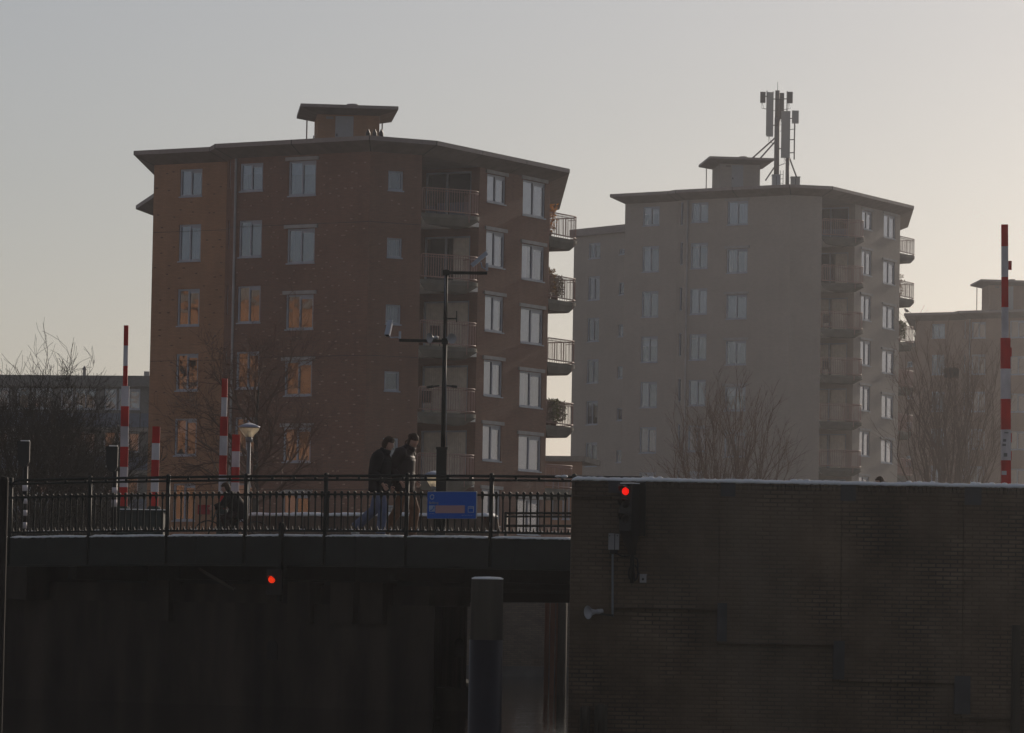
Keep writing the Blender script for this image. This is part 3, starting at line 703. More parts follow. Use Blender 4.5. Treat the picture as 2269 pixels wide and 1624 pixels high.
# low brick house between the two blocks
def small_house():
    Y = 240.; xl, xr = at(1195, 1030, Y).x, at(1290, 1030, Y).x; zt = at(1245, 1011, Y).z
    b = thing('brick_house', ((xl + xr) / 2, Y, 3), 'low brick house in the gap between the two nearest blocks', 'house')
    W = Wall(V((xl, Y)), V((xr, Y - .4))); ops = [(W.L * .55, W.L * .72, zt - 3.6, zt - 1.3), (W.L * .78, W.L * .95, zt - 3.6, zt - 1.3), (W.L * .3, W.L * .47, zt - 3.6, zt - 1.3)]
    m = MB(); facade(m, W, 2.2, zt - .3, ops, 'brick_ochre'); m.use('brick_ochre').prism([W.P0 + V((0, .56)), W.P1 + V((0, .56)), W.P1 + V((0, 6)), W.P0 + V((0, 6))], 2.2, zt - .3); m.build('wall', b)
    m = MB().use('concrete'); m.box((-.2, -.35, 0), (W.L + .2, 6, .3), W.M(0, zt - .3)); m.box((W.L * .2, -.25, 0), (W.L, -.002, .14), W.M(0, zt - 1.2)); m.build('roof', b)
    for o in ops: add_window(b, W, list(o), 'single', ('full', 'curtain_cream'))
small_house()
# sunlit brick block to the left of the picture, the one mirrored in the windows
def mirrored_block():
    c = V((-92, 128)); nrm = V((.86, .51)).normalized(); d = V((-nrm.y, nrm.x))
    P0 = c - d * 38; P1 = c + d * 38; W = Wall(P0, P1); b = thing('mirrored_building', (c.x, c.y, 3), 'sunlit orange brick building seen only as a reflection in the nearest block windows', 'apartment building')
    if W.n.dot(nrm) < 0: W = Wall(P1, P0)
    ops = [(3 + 10.4 * i, 4.3 + 10.4 * i, 5 + 6.2 * r, 6.4 + 6.2 * r) for i in range(7) for r in range(3)]
    m = MB(); facade(m, W, 2.2, 22.5, ops, 'brick_orange'); m.build('wall', b)
    m = MB().use('curtain_cream'); m.box((-.5, -.6, 0), (W.L + .5, 12, 2.2), W.M(0, 22.5)); m.build('roof', b)
mirrored_block()

# ------------------------------------------------------------------ water, ground, quays
m = MB().use('water'); m.face([(-2900, -400, 0), (2900, -400, 0), (2900, 3800, 0), (-2900, 3800, 0)]); struct(m.build('water'))
GZ = 3.05
m = MB().use('ground_frost'); m.face([(-2900, 128.4, GZ), (2900, 128.4, GZ), (2900, 3800, GZ), (-2900, 3800, GZ)]); struct(m.build('ground'))
m = MB().use('quay_brick'); m.box((-300, 128, -1), (300, 128.4, GZ - .25)); m.use('concrete').box((-300, 127.85, GZ - .25), (300, 128.5, GZ + .02)); m.use('stone_block').box((-300, 127.8, -1), (300, 127.98, .32))
tag(m.build('quay_wall', None, origin=V((0, 128, 0))), 'far quay wall of the canal seen through the gap under the bridge', 'quay wall')

# ------------------------------------------------------------------ bridge
PL = at(14, 1188, 79.); PR = at(1265, 1193, 72.5)
BD = V((PR.x - PL.x, PR.y - PL.y, 0)); BL_ = BD.length; BD.normalize(); BK = V((-BD.y, BD.x, 0))    # along the bridge; away from us
P00 = V((PL.x, PL.y, 0)); DZ = 3.085; WID = 14.5
def camber(s): return DZ + .055 * max(0., 1 - ((s - 7.0) / 6.6) ** 2) if abs(s - 7) < 6.6 else DZ
def br(s, back=0, z=None): p = P00 + BD * s + BK * back; p.z = camber(s) if z is None else camber(s) + z; return p
def s_px(x, y=1150, back=0):
    r = ray(x, y); nn = BK; o = P00 + BK * back; t = (o.dot(nn)) / (r.x * nn.x + r.y * nn.y); p = EYEP + r * t; return (V((p.x, p.y, 0)) - o).dot(BD)
bridge = thing('bridge', (P00.x, P00.y, 0), 'dark green steel canal bridge the two walkers are crossing', 'bridge')
NS = 26; S0, S1 = -.15, 14.2
def strip(mb, b0, b1, z0, z1, s0=S0, s1=S1, n=NS, zb=None):
    """long cambered beam with cross-section back b0..b1, height z0..z1 relative to the deck"""
    vs = []; fs = []
    for i in range(n + 1):
        s = s0 + (s1 - s0) * i / n; vs += [br(s, b0, z0), br(s, b1, z0), br(s, b1, z1), br(s, b0, z1)]
    for i in range(n):
        a, c = 4 * i, 4 * i + 4
        for k in range(4): fs.append((a + k, c + k, c + (k + 1) % 4, a + (k + 1) % 4))
    fs += [(3, 2, 1, 0), (4 * n, 4 * n + 1, 4 * n + 2, 4 * n + 3)]; mb.idx(vs, fs)
m = MB().use('steel_green'); strip(m, 0, .04, -.54, -.02); strip(m, -.03, .22, -.575, -.545)
for s in (.95, 4.4, 7.9, 11.2): m.bar(br(s, -.004, -.54), br(s, -.004, -.03), .012, .012, up=BD)
m.build('girder', bridge)
m = MB().use('deck_asphalt'); strip(m, .05, WID, -.32, -.035); m.build('deck', bridge)
m = MB().use('steel_green'); 
for bk in (3, 5.5, 8, 10.5): strip(m, bk, bk + .3, -.9, -.33)
strip(m, 12.4, 12.9, -1.08, -.33, s0=-1, s1=30)
for k in range(6): m.bar(br(1 + 2.4 * k, .75, -.6), br(1 + 2.4 * k, 12.4, -.6), .2, .4)
m.build('cross_beam', bridge)
m = MB().use('timber'); a, c = s_px(440, 1262, .4), s_px(520, 1300, .4); m.bar(br(a, .40, -.62), br(c, .40, -1.0), .05, .05); m.build('stay', bridge)
rs = random.Random(5)
def snow_strip(mb, s0, s1, b0, b1, zt, h, step=.05, fn=None):
    n = max(2, int((s1 - s0) / step)); vs = []; fs = []; fn = fn or br
    ph = rs.uniform(0, 9)
    for i in range(n + 1):
        s = s0 + (s1 - s0) * i / n; e = min(1, 4 * min(i, n - i) / n * n * step / .5 + .35)
        hh = h * e * (.88 + .10 * sin(s * 5 + ph) + .25 * rs.random()); j = .012 * rs.random(); dr = -.012 * rs.random()
        vs += [fn(s, b0 - j, zt + dr), fn(s, b0 + .0 - j, zt + hh * .6), fn(s, b0 + .05, zt + hh), fn(s, b1 - .04, zt + hh), fn(s, b1, zt)]
    for i in range(n):
        for k in range(4): a = 5 * i + k; fs.append((a, a + 5, a + 6, a + 1))
        fs.append((5 * i + 4, 5 * i + 9, 5 * i + 5, 5 * i))
    fs += [(0, 1, 2, 3, 4), tuple(5 * n + k for k in (4, 3, 2, 1, 0))]
    mb.idx(vs, fs, True)
posts_px = [22, 197, 370, 543, 720, 900, 1087]
ps = [s_px(x, 1120) for x in posts_px] + [s_px(1087, 1120) + 1.68, s_px(1087, 1120) + 3.3]
m = MB().use('snow')
edges = [ps[0] - .16] + ps
for a, c in zip(edges, edges[1:]): snow_strip(m, a + .045, c - .045, -.02, .30, -.035, .036)
m.build('snow', bridge)
# abutment under the left part, with its plinth
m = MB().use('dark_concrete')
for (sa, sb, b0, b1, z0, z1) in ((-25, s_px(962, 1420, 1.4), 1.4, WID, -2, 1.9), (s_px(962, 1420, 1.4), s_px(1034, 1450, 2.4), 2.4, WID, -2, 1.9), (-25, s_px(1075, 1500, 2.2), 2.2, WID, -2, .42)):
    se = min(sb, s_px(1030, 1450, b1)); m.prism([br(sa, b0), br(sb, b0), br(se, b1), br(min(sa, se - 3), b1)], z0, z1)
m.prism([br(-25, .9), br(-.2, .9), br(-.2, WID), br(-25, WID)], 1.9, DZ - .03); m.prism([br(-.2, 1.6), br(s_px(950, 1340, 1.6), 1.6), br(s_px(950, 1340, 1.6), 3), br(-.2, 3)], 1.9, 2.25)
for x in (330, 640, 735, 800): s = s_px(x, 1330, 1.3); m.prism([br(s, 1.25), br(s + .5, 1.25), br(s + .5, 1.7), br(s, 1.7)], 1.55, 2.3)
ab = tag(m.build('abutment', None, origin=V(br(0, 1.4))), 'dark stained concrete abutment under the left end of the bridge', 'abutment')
def niche(x, y, w, h, back):
    s = s_px(x, y, back); z = at(x, y, br(s, back).y).z; mm = MB().use('dark_void'); pts = [(-w / 2, -h / 2), (w / 2, -h / 2)] + [(w / 2 * cos(a), h / 2 + w / 2 * sin(a) - w / 2) for a in [pi * k / 8 for k in range(9)]]
    f = [br(s + u, back - .012) for u, v in pts]
    for q, (u, v) in zip(f, pts): q.z = z + v
    g = [q + BK * .01 for q in f]; mm.face(f); k = len(f)
    for i in range(k): mm.face([f[i], f[(i + 1) % k], g[(i + 1) % k], g[i]])
    o = mm.build('drain_hole', None); o.parent = ab; o.matrix_parent_inverse = Matrix.Translation(-V(ab.location))
niche(604, 1440, .24, .36, 1.4); niche(1018, 1435, .2, .34, 2.4)
# railing
rail = thing('bridge_railing', br(0), 'dark green bridge railing carrying the blue sign', 'railing')
end = ps[-1]
m = MB().use('rail_green')
path = [br(ps[0], .02, .0), br(ps[0], .02, .86), br(ps[0] + .03, .02, .97), br(ps[0] + .10, .02, 1.03), br(ps[0] + .2, .02, 1.047)]
s = ps[0] + .5
while s < end: path.append(br(s, .02, 1.047)); s += .4
m.tube(path, .026, 8); m.build('top_rail', rail)
m = MB().use('rail_green'); path = [br(ps[0] + .02 + .4 * k, .02, .978) for k in range(int((end - ps[0]) / .4) + 1)]; m.tube(path, .021, 8)
k = 0; s = ps[0] + .35
while s < end: m.tube([br(s, .02, .975), br(s, .02, 1.04)], .028, 8); s += .47
m.build('second_rail', rail)
m = MB().use('rail_green'); strip(m, 0, .045, .70, .735, s0=ps[0] - .13, s1=end); m.tube([br(ps[0] - .13, .02, -.02), br(ps[0] - .13, .02, .68), br(ps[0] - .09, .02, .715)], .018, 6); m.build('middle_rail', rail)
m = MB().use('rail_green'); strip(m, 0, .05, .045, .085, s0=ps[0] - .13, s1=end)
nb = int((end - ps[0]) / .1415)
for i in range(nb):
    s = ps[0] + .07 + .1415 * i; m.lathe([(.022, 0), (.012, .035), (0, .075)], br(s, .025, .083), 6)
m.build('bottom_rail', rail)
for s in ps[:-1]:
    m = MB().use('rail_green'); m.tube([br(s, .02, -.55), br(s, .02, 1.075)], .04, 10); m.ell(br(s, .02, 1.075), (.042, .042, .03), 10); m.lathe([(.046, 0), (.055, .03), (.046, .06)], br(s, .02, .69), 10)
    m.lathe([(.046, 0), (.055, .03), (.046, .06)], br(s, .02, .95), 10); m.build('post', rail)
bal = MB().use('rail_green'); bal.tube([(0, 0, .085), (0, 0, .70)], .0165, 6, False); bal.lathe([(.016, .735), (.03, .745), (.03, .76), (0, .785)], (0, 0, 0), 8); bal.lathe([(.017, .64), (.032, .70)], (0, 0, 0), 8)
bm_ = bal.mesh('baluster'); cnt = 0
for i in range(nb + 1):
    s = ps[0] + .1415 * i
    if min(abs(s - q) for q in ps) < .05 or cnt > 88: continue
    cnt += 1; place('baluster', bm_, rail, Matrix.Translation(br(s, .022)))
# snow clots on the bottom rail
m = MB().use('snow')
for i in range(nb * 2):
    s = ps[0] + rs.uniform(0, end - ps[0])
    if rs.random() < .85: m.ell(br(s, .02 + rs.uniform(-.01, .02), .088), (.011 + .008 * rs.random(), .012, .009 + .006 * rs.random()), 6)
m.build('snow', rail)

# blue sign on the railing
sg = s_px(946.6, 1119, -.06); sw = s_px(1055.8, 1119, -.06) - sg; zc = at(1000, 1149.3, br(sg + sw / 2, -.06).y).z; sh = at(1000, 1088.6, br(sg + sw / 2, -.06).y).z - zc
O = br(sg, -.06); O.z = zc; MS = Matrix(((BD.x, BK.x, 0, O.x), (BD.y, BK.y, 0, O.y), (0, 0, 1, O.z), (0, 0, 0, 1)))
sign = thing('information_sign', O, 'blue information sign with pink strip hung on the bridge railing', 'sign'); 
def rrect(mb, x0, z0, x1, z1, y0, y1, r, M, n=4):
    p = []
    for cx, cz, a0 in ((x1 - r, z0 + r, -pi / 2), (x1 - r, z1 - r, 0), (x0 + r, z1 - r, pi / 2), (x0 + r, z0 + r, pi)):
        for k in range(n + 1): a = a0 + pi / 2 * k / n; p.append((cx + r * cos(a), cz + r * sin(a)))
    f = [M @ V((x, y0, z)) for x, z in p]; g = [M @ V((x, y1, z)) for x, z in p]; k = len(p); mb.face(f); mb.face(g[::-1])
    for i in range(k): mb.face([f[(i + 1) % k], f[i], g[i], g[(i + 1) % k]])
m = MB().use('sign_edge'); rrect(m, 0, 0, sw, sh, 0, .025, .02, MS); m.use('sign_blue'); rrect(m, .006, .004, sw - .010, sh - .012, -.003, 0, .018, MS); m.build('panel', sign)
fx = lambda zx: (zx - 185) / 1945 * sw; fz = lambda zy: sh - (zy - 150) / 1080 * sh
m = MB().use('sign_pink'); rrect(m, fx(520), fz(1010), fx(1680), fz(705), -.006, -.003, .006, MS); m.build('strip', sign)
m = MB().use('sign_pale'); rrect(m, fx(265), fz(950), fx(495), fz(705), -.006, -.003, .008, MS); m.use('sign_blue')
hs = [(fx(315), fz(890)), (fx(360), fz(905)), (fx(420), fz(850)), (fx(455), fz(790)), (fx(450), fz(755))]
m.tube([MS @ V((x, -.008, z)) for x, z in hs], [.010, .007, .006, .007, .010], 6); m.build('telephone_pictogram', sign)
m = MB().use('sign_pale'); rrect(m, fx(1800), fz(990), fx(2040), fz(735), -.006, -.003, .008, MS); m.use('sign_blue'); rrect(m, fx(1830), fz(965), fx(2010), fz(830), -.0075, -.006, .006, MS)
for k in range(4): rrect(m, fx(1835 + 45 * k), fz(805), fx(1862 + 45 * k), fz(765), -.0075, -.006, .003, MS)
m.build('calendar_pictogram', sign)
m = MB().use('sign_pale'); cx, cz = fx(378), fz(370)                        # round swirl emblem
for k in range(3):
    a0 = 2 * pi * k / 3 + .3; pr = []
    for j in range(9):
        a = a0 + 1.95 * j / 8; r1 = .052 - .006 * j / 8; r0 = .026 + .014 * sin(pi * j / 8) * .3; pr.append((r1 * cos(a), r1 * sin(a), r0 * cos(a), r0 * sin(a)))
    for p, q in zip(pr, pr[1:]): m.face([MS @ V((cx + p[2], -.006, cz + p[3])), MS @ V((cx + p[0], -.006, cz + p[1])), MS @ V((cx + q[0], -.006, cz + q[1])), MS @ V((cx + q[2], -.006, cz + q[3]))])
m.build('emblem', sign)
for (xa, xb, zy, wd) in ((275, 510, 1040, .004), (1560, 2040, 1100, .004)):
    n = int((fx(xb) - fx(xa)) / .012); m = MB().use('sign_pale')
    for k in range(n):
        if k % 5 != 4: x = fx(xa) + k * .012; m.box((x, -.006, fz(zy)), (x + .009, -.003, fz(zy) + wd + .003 * (k % 2)), MS)
    m.build('small_print', sign)
te = text_mesh('Beltbrug', .062); te.materials.append(MATS['sign_edge']); to = bpy.data.objects.new('lettering', te); COL.objects.link(to); to.parent = sign; to.matrix_parent_inverse = Matrix.Translation(-O)
to.matrix_basis = MS @ Matrix.Translation((fx(268), -.005, fz(648))) @ Matrix.Rotation(pi / 2, 4, 'X') @ Matrix.Diagonal((.92, 1, 1, 1))

# parapet wall on the far side of the deck and the railing that carries on from it
sa, sb = s_px(548, 1150, 13.2), s_px(1072, 1150, 13.2); ztop = at(800, 1143, br((sa + sb) / 2, 13.2).y).z
pw = thing('parapet_wall', br(sa, 13.2), 'brown stone parapet on the far bridge side with snow along its top', 'wall')
m = MB().use('parapet'); m.prism([br(sa, 13.2), br(sb, 13.2), br(sb, 13.6), br(sa, 13.6)], DZ - .4, ztop); 
for k in range(1, 12): s = sa + (sb - sa) * k / 12; m.use('near_black').bar(V((*v2(br(s, 13.198)), DZ - .3)), V((*v2(br(s, 13.198)), ztop - .02)), .012, .008, up=BK)
m.use('parapet'); m.tube([V((*v2(br(sb, 13.4)), ztop - .06)), V((*v2(br(sb + .12, 13.4)), ztop - .1)), V((*v2(br(sb + .16, 13.4)), ztop - .4)), V((*v2(br(sb + .16, 13.4)), DZ - .3))], .11, 8); m.build('stone_wall', pw)
def fz_(s, b, z): p = P00 + BD * s + BK * b; p.z = ztop + z; return p
m = MB().use('snow'); snow_strip(m, sa, sb + .1, 13.17, 13.62, 0, .07, .08, fz_); m.build('snow', pw)
fr = thing('rear_railing', br(sb, 13.6), 'low dark railing on the far bridge side beyond the parapet end', 'railing')
m = MB().use('rail_green'); e2 = s_px(1262, 1150, 13.6) + 4
zr1, zr2 = at(1170, 1137, br(e2 - 5, 13.6).y).z, at(1170, 1165, br(e2 - 5, 13.6).y).z
for z, r in ((zr1, .03), (zr1 - .07, .025), (zr2, .03)): m.tube([V((*v2(br(sb + .3, 13.6)), z)), V((*v2(br(e2, 13.6)), z))], r, 6)
m.build('rails', fr)
for k in range(5):
    m = MB().use('rail_green'); s = sb + .3 + 1.9 * k; m.tube([V((*v2(br(s, 13.6)), DZ - .3)), V((*v2(br(s, 13.6)), zr1 + .02))], .035, 8); m.build('post', fr)

# ------------------------------------------------------------------ brick wing wall on the right
YW = 61.0
xw0, xw1 = at(1264, 1300, YW).x, at(2269, 1300, YW).x + 3.5
wz = at(1700, 1071, YW).z
ww = thing('brick_wall', (xw0, YW, 0), 'tall dark brick wall with snow along its top, right of the bridge', 'wall')
WW = Wall(V((xw0, YW)), V((xw1, YW))); ux = lambda x, y=1300: at(x, y, YW).x - xw0; uz = lambda x, y: at(x, y, YW).z
m = MB().use('brick_old'); m.box((xw0, YW, -2), (xw1, YW + .55, wz)); m.build('brickwork', ww)
m = MB().use('brick_old')                                               # upper facing panels, each stepping lower
for xa, xb, yb in ((1353, 1592, 1349), (1592, 1862, 1428), (1862, 2132, 1511), (2132, 2400, 1594)):
    a, c = ux(xa), ux(xb); zb = uz((xa + xb) / 2, yb); m.box((a + .004, -.085, zb), (c - .004, -.002, wz - .10), WW.M(0, 0))
m.build('facing', ww)
m = MB().use('stone_block')
for xa, xb, ya, yb in ((1344, 1375, 1062, 1092), (1593, 1626, 1067, 1100), (1859, 1893, 1073, 1110), (2134, 2171, 1080, 1119)): m.box((ux(xa), -.10, uz(xa, yb)), (ux(xb), -.003, wz - .004), WW.M(0, 0))
for xa, xb, ya, yb in ((1590, 1611, 1336, 1421), (1848, 1872, 1420, 1505), (2116, 2151, 1497, 1582)): m.box((ux(xa), -.11, uz(xa, yb)), (ux(xb), -.003, uz(xa, ya)), WW.M(0, 0))
m.build('stone_block', ww)
m = MB().use('brick_old'); uu = 0.0                                       # soldier course along the top
while uu < xw1 - xw0 - .07: m.box((uu + .004, -.09, wz - .24), (uu + .056, -.0, wz - .012), WW.M(0, 0)); uu += .062
m.build('soldier_course', ww)
def ws(s, b, z): return V((xw0 + s, YW + b, wz + z))
m = MB().use('snow'); snow_strip(m, 0, xw1 - xw0, -.06, .55, 0, .052, .04, ws)
for (x, n_) in ((1780, 6), (1265, 3), (2040, 5), (1420, 4), (2180, 5)):
    for k in range(n_): m.ell(ws(ux(x) + rs.uniform(-.25, .3), .05, .05), (.05, .05, .012 + .018 * rs.random()), 8)
m.build('snow', ww)
m = MB().use('timber'); m.box((ux(2241), -.16, -2), (ux(2260), -.052, uz(2250, 1385)), WW.M(0, 0)); m.box((ux(2244), -.20, -2), (ux(2257), -.16, uz(2250, 1400)), WW.M(0, 0)); 
tag(m.build('fender_post', None, origin=V((xw0 + ux(2250), YW, 0))), 'dark timber fender post on the brick wall at the right edge', 'post')
m = MB().use('timber')
for xa, xb, y in ((1290, 1312, 1566), (1322, 1350, 1562)): m.box((ux(xa), -.14, -2), (ux(xb), -.002, uz(xa, y)), WW.M(0, 0)); m.tube([WW.pt(ux((xa + xb) / 2), uz(xa, y) - .4, .13), WW.pt(ux((xa + xb) / 2), uz(xa, y) + .02, .13)], .05, 8)
tag(m.build('fender', None, origin=V((xw0 + ux(1300), YW, 0))), 'low dark timber fender at the foot of the brick wall', 'fender')
# land behind the wall
m = MB().use('ground_frost'); m.prism([V((xw0 + .5, YW + .56)), V((60, YW + .56)), V((60, 127.8)), V((16, 127.8)), V((14, 92)), V((4.2, 78)), V((1.9, 71))], -1, 3.03); struct(m.build('bank'))

# signal on the wall
def wp_(x, y, out=0): return V((xw0 + ux(x, y), YW - .086 - out, uz(x, y)))
c0 = wp_(1382, 1095); sig = thing('canal_signal', wp_(1390, 1290), 'black canal traffic signal showing red, mounted on the brick wall', 'traffic light')
yaw = Matrix.Rotation(RD(-38), 4, 'Z'); hz = [uz(1387, y) for y in (1090, 1119, 1151)]
BM = Matrix.Translation((c0.x + .05, YW - .27, 0)) @ yaw
m = MB().use('black_plastic'); m.box((-.10, -.06, hz[2] - .17), (.12, .14, hz[0] + .11), BM); m.box((-.19, .14, hz[2] - .24), (.21, .16, hz[0] + .14), BM)
m.idx([BM @ V(p) for p in ((-.1, -.06, hz[2] - .17), (.12, -.06, hz[2] - .17), (.12, .14, hz[2] - .17), (-.1, .14, hz[2] - .17), (.0, .06, hz[2] - .52), (.07, .06, hz[2] - .52), (.07, .12, hz[2] - .52), (.0, .12, hz[2] - .52))], [(0, 1, 5, 4), (1, 2, 6, 5), (2, 3, 7, 6), (3, 0, 4, 7), (4, 5, 6, 7)])
m.build('housing', sig)
for k, z in enumerate(hz):
    m = MB().use('black_plastic'); vs = []; n = 12
    for i in range(n + 1):
        a = RD(20) + RD(165) * i / n; L = .03 + .10 * max(0, sin(a)); vs += [BM @ V((.01 + .085 * cos(a), -.06, z + .085 * sin(a))), BM @ V((.01 + .088 * cos(a), -.06 - L, z + .085 * sin(a)))]
    m.idx(vs, [(2 * i, 2 * i + 2, 2 * i + 3, 2 * i + 1) for i in range(n)], True); m.build('visor', sig)
    m = MB().use('red_lamp' if k == 0 else 'dark_void'); cc = BM @ V((.01, -.062, z)); m.lathe([(.057, 0), (.052, .02), (.032, .03), (0, .034)], cc, 16, (yaw.to_3x3() @ V((0, -1, 0)))); m.build('lens', sig)
m = MB().use('snow'); m.box((-.1, -.05, hz[0] + .11), (.12, .13, hz[0] + .125), BM); m.build('snow', sig)
m = MB().use('mast_dark'); q = BM @ V((.035, .09, 0)); m.tube([V((q.x, q.y, hz[2] - .5)), V((q.x, q.y, uz(1390, 1292)))], .03, 8); m.bar(V((q.x, q.y, hz[2] - .45)), V((q.x, YW - .05, hz[2] - .45)), .04, .04); m.bar(V((q.x, q.y, uz(1390, 1285))), V((q.x, YW - .05, uz(1390, 1285))), .04, .04); m.build('bracket', sig); m = MB().use('mast_dark'); m.bar(V((q.x, q.y, hz[0])), V((q.x, YW - .05, hz[0])), .04, .04); m.build('bracket', sig); m = MB()
pts = [V((q.x, YW - .12, uz(1390, 1215)))] + [V((q.x + .02 + .07 * cos(a), YW - .12, uz(1398, 1270) + .12 * sin(a))) for a in [2 * pi * k / 10 for k in range(-12, 11)]]; m.use('black_plastic'); m.tube(pts, .014, 6); m.build('cable', sig); m = MB().use('black_plastic')
m.tube([wp_(1360, 1224, .05), wp_(1378, 1233, .05), wp_(1400, 1231, .05), wp_(1412, 1240, .05), wp_(1413, 1268, .05), wp_(1420, 1276, .05)], .011, 6); m.build('cable', sig)
m = MB().use('panel_grey'); m.box((0, -.1, 0), (ux(1360.3) - ux(1347.5), 0, uz(1347, 1182) - uz(1347, 1218)), Matrix.Translation(wp_(1347.5, 1218))); m.box((ux(1362) - ux(1347.5), -.1, 0), (ux(1371) - ux(1347.5), 0, uz(1347, 1182) - uz(1347, 1217)), Matrix.Translation(wp_(1347.5, 1218)))
m.use('black_plastic').box((0.02, -.08, 0), (.13, 0, uz(1347, 1184) - uz(1347, 1226)), Matrix.Translation(wp_(1347.5, 1226)))
for x in (1350.5, 1367.5): m.ell(wp_(x, 1187.5, .102), (.008, .006, .008), 8)
tag(m.build('connection_panel', None, origin=wp_(1359, 1218)), 'pale grey double panel on the brick wall left of the red signal', 'panel')
sp = thing('loudspeaker', wp_(1357, 1360), 'pale horn loudspeaker on a bracket pole low on the brick wall', 'loudspeaker')
m = MB().use('grey_pole'); m.bar(wp_(1357, 1366, .03), wp_(1357, 1228, .03), .045, .03, up=V((1, 0, 0))); m.build('bracket_pole', sp)
def horn(parent, c, ax, r, L, mt='horn_grey'):
    ax = V(ax).normalized(); m = MB().use(mt); m.lathe([(r * .28, -L), (r * .34, -L * .6), (r * .42, -L * .45), (r * .5, -.3 * L), (r * .72, -.1 * L), (r, .0), (r * 1.04, .01), (r * .96, .0), (r * .6, -.14 * L), (r * .3, -.4 * L), (0, -.45 * L)], c, 18, ax)
    m.lathe([(0, -L * 1.25), (r * .38, -L * 1.23), (r * .4, -L * .8), (r * .3, -L * .75)], c, 14, ax); o = m.build('horn', parent); return o
horn(sp, wp_(1303, 1357, .2), (-.8, -.55, -.08), .095, .20)
m = MB().use('black_plastic'); m.bar(wp_(1325, 1359, .1), wp_(1358, 1364, .04), .03, .03); m.build('bracket', sp)
m = MB().use('panel_grey'); q = wp_(1417, 1291); m.box((0, -.07, 0), (.095, 0, .11), Matrix.Translation(q)); m.box((-.006, -.08, .11), (.101, 0, .125), Matrix.Translation(q)); m.use('black_plastic').ell(q + V((.045, -.072, .05)), (.018, .01, .018), 8)
tag(m.build('junction_box', None, origin=q), 'small pale junction box on the brick wall below the signal', 'box')

# ------------------------------------------------------------------ piles and navigation light
YD = 57.; c = at(1079, 1350, YD); rad = 36 / FPX * YD; zt = at(1079, 1283, YD).z
pile = thing('mooring_pile', (c.x, YD, 0), 'thick wooden mooring pile with navy sleeve and snow cap, in front of the bridge', 'pile')
m = MB().use('timber'); zs = at(1077, 1418, YD).z
m.lathe([(rad * 1.0, zs - .1), (rad * 1.0, zs + .2), (rad * .98, zt - .02), (rad * .93, zt), (0, zt)], (c.x, YD, 0), 24); m.build('shaft', pile)
m = MB().use('navy_sleeve'); m.lathe([(rad * 1.03, -2), (rad * 1.03, zs), (rad * .9, zs + .004)], (c.x - .004, YD, 0), 24); m.build('sleeve', pile)
m = MB().use('snow'); m.lathe([(rad * .97, zt - .004), (rad * .98, zt + .012), (rad * .8, zt + .028), (0, zt + .034)], (c.x, YD, 0), 20); m.build('snow_cap', pile)
YP = 58.; q = at(3, 1300, YP); m = MB().use('dark_concrete'); zt = at(3, 1057, YP).z; hw = 10 / FPX * YP
m.lathe([(hw, -2), (hw, zt - .05), (hw * .85, zt), (0, zt + .01)], (q.x, YP, 0), 14); tag(m.build('bollard_post', None, origin=V((q.x, YP, 0))), 'dark round post at the left picture edge, in front of the bridge', 'post')
YB = 96.; m = MB().use('pile_rust')
for i in range(3):
    x0 = at(1206 + 12.5 * i, 1450, YB).x; x1 = at(1216 + 12.2 * i, 1450, YB).x; m.box((x0, YB - .1 * (i % 2), -2), (x1, YB + .5, at(1220, 1322, YB).z))
m.use('timber'); xr_ = at(1255.5, 1450, YB).x; m.tube([(xr_ - .13, YB + .1, -2), (xr_ - .13, YB + .1, at(1220, 1322, YB).z)], .13, 20)
tag(m.build('guide_pile', None, origin=V((at(1225, 1450, YB).x, YB, 0))), 'rust brown sheet pile standing in the water beyond the bridge gap', 'pile')
nl = thing('navigation_light', br(s_px(602, 1284, -.2), -.2, -1.0), 'red navigation light on a dark bracket hung from the bridge girder', 'signal light')
s = s_px(622, 1240, -.14); zz = lambda y, x=620: at(x, y, br(s, -.14).y).z
m = MB().use('mast_dark'); m.bar(V((*v2(br(s, -.14)), zz(1160))), V((*v2(br(s, -.14)), zz(1332))), .09, .06, up=BD); m.ell(V((*v2(br(s, -.14)), zz(1160))), (.05, .05, .03), 8)
m.box((-.24, -.10, zz(1318) ), (.03, .1, zz(1262)), Matrix.Translation(V((*v2(br(s, -.14)), 0)))); m.build('bracket', nl)
m = MB().use('orange_lamp'); s2 = s_px(602.5, 1284, -.36); cc = br(s2, -.36); cc.z = zz(1284, 603); m.lathe([(.066, 0), (.062, .02), (.04, .04), (0, .045)], cc, 16, V((-.35, -.93, 0)).normalized()); m.build('lens', nl)
m = MB().use('black_plastic'); vs = []
for i in range(11):
    a = RD(-10) + RD(200) * i / 10; dz_ = .068 * sin(a); dx = .068 * cos(a); L = .14 * max(.1, sin(a) * .9 + .1); ax = V((-.35, -.93, 0)).normalized(); sd = V((.93, -.35, 0)); vs += [cc + sd * dx + V((0, 0, dz_)), cc + sd * dx + V((0, 0, dz_)) + ax * L]
m.idx(vs, [(2 * i, 2 * i + 2, 2 * i + 3, 2 * i + 1) for i in range(10)], True); m.build('visor', nl)

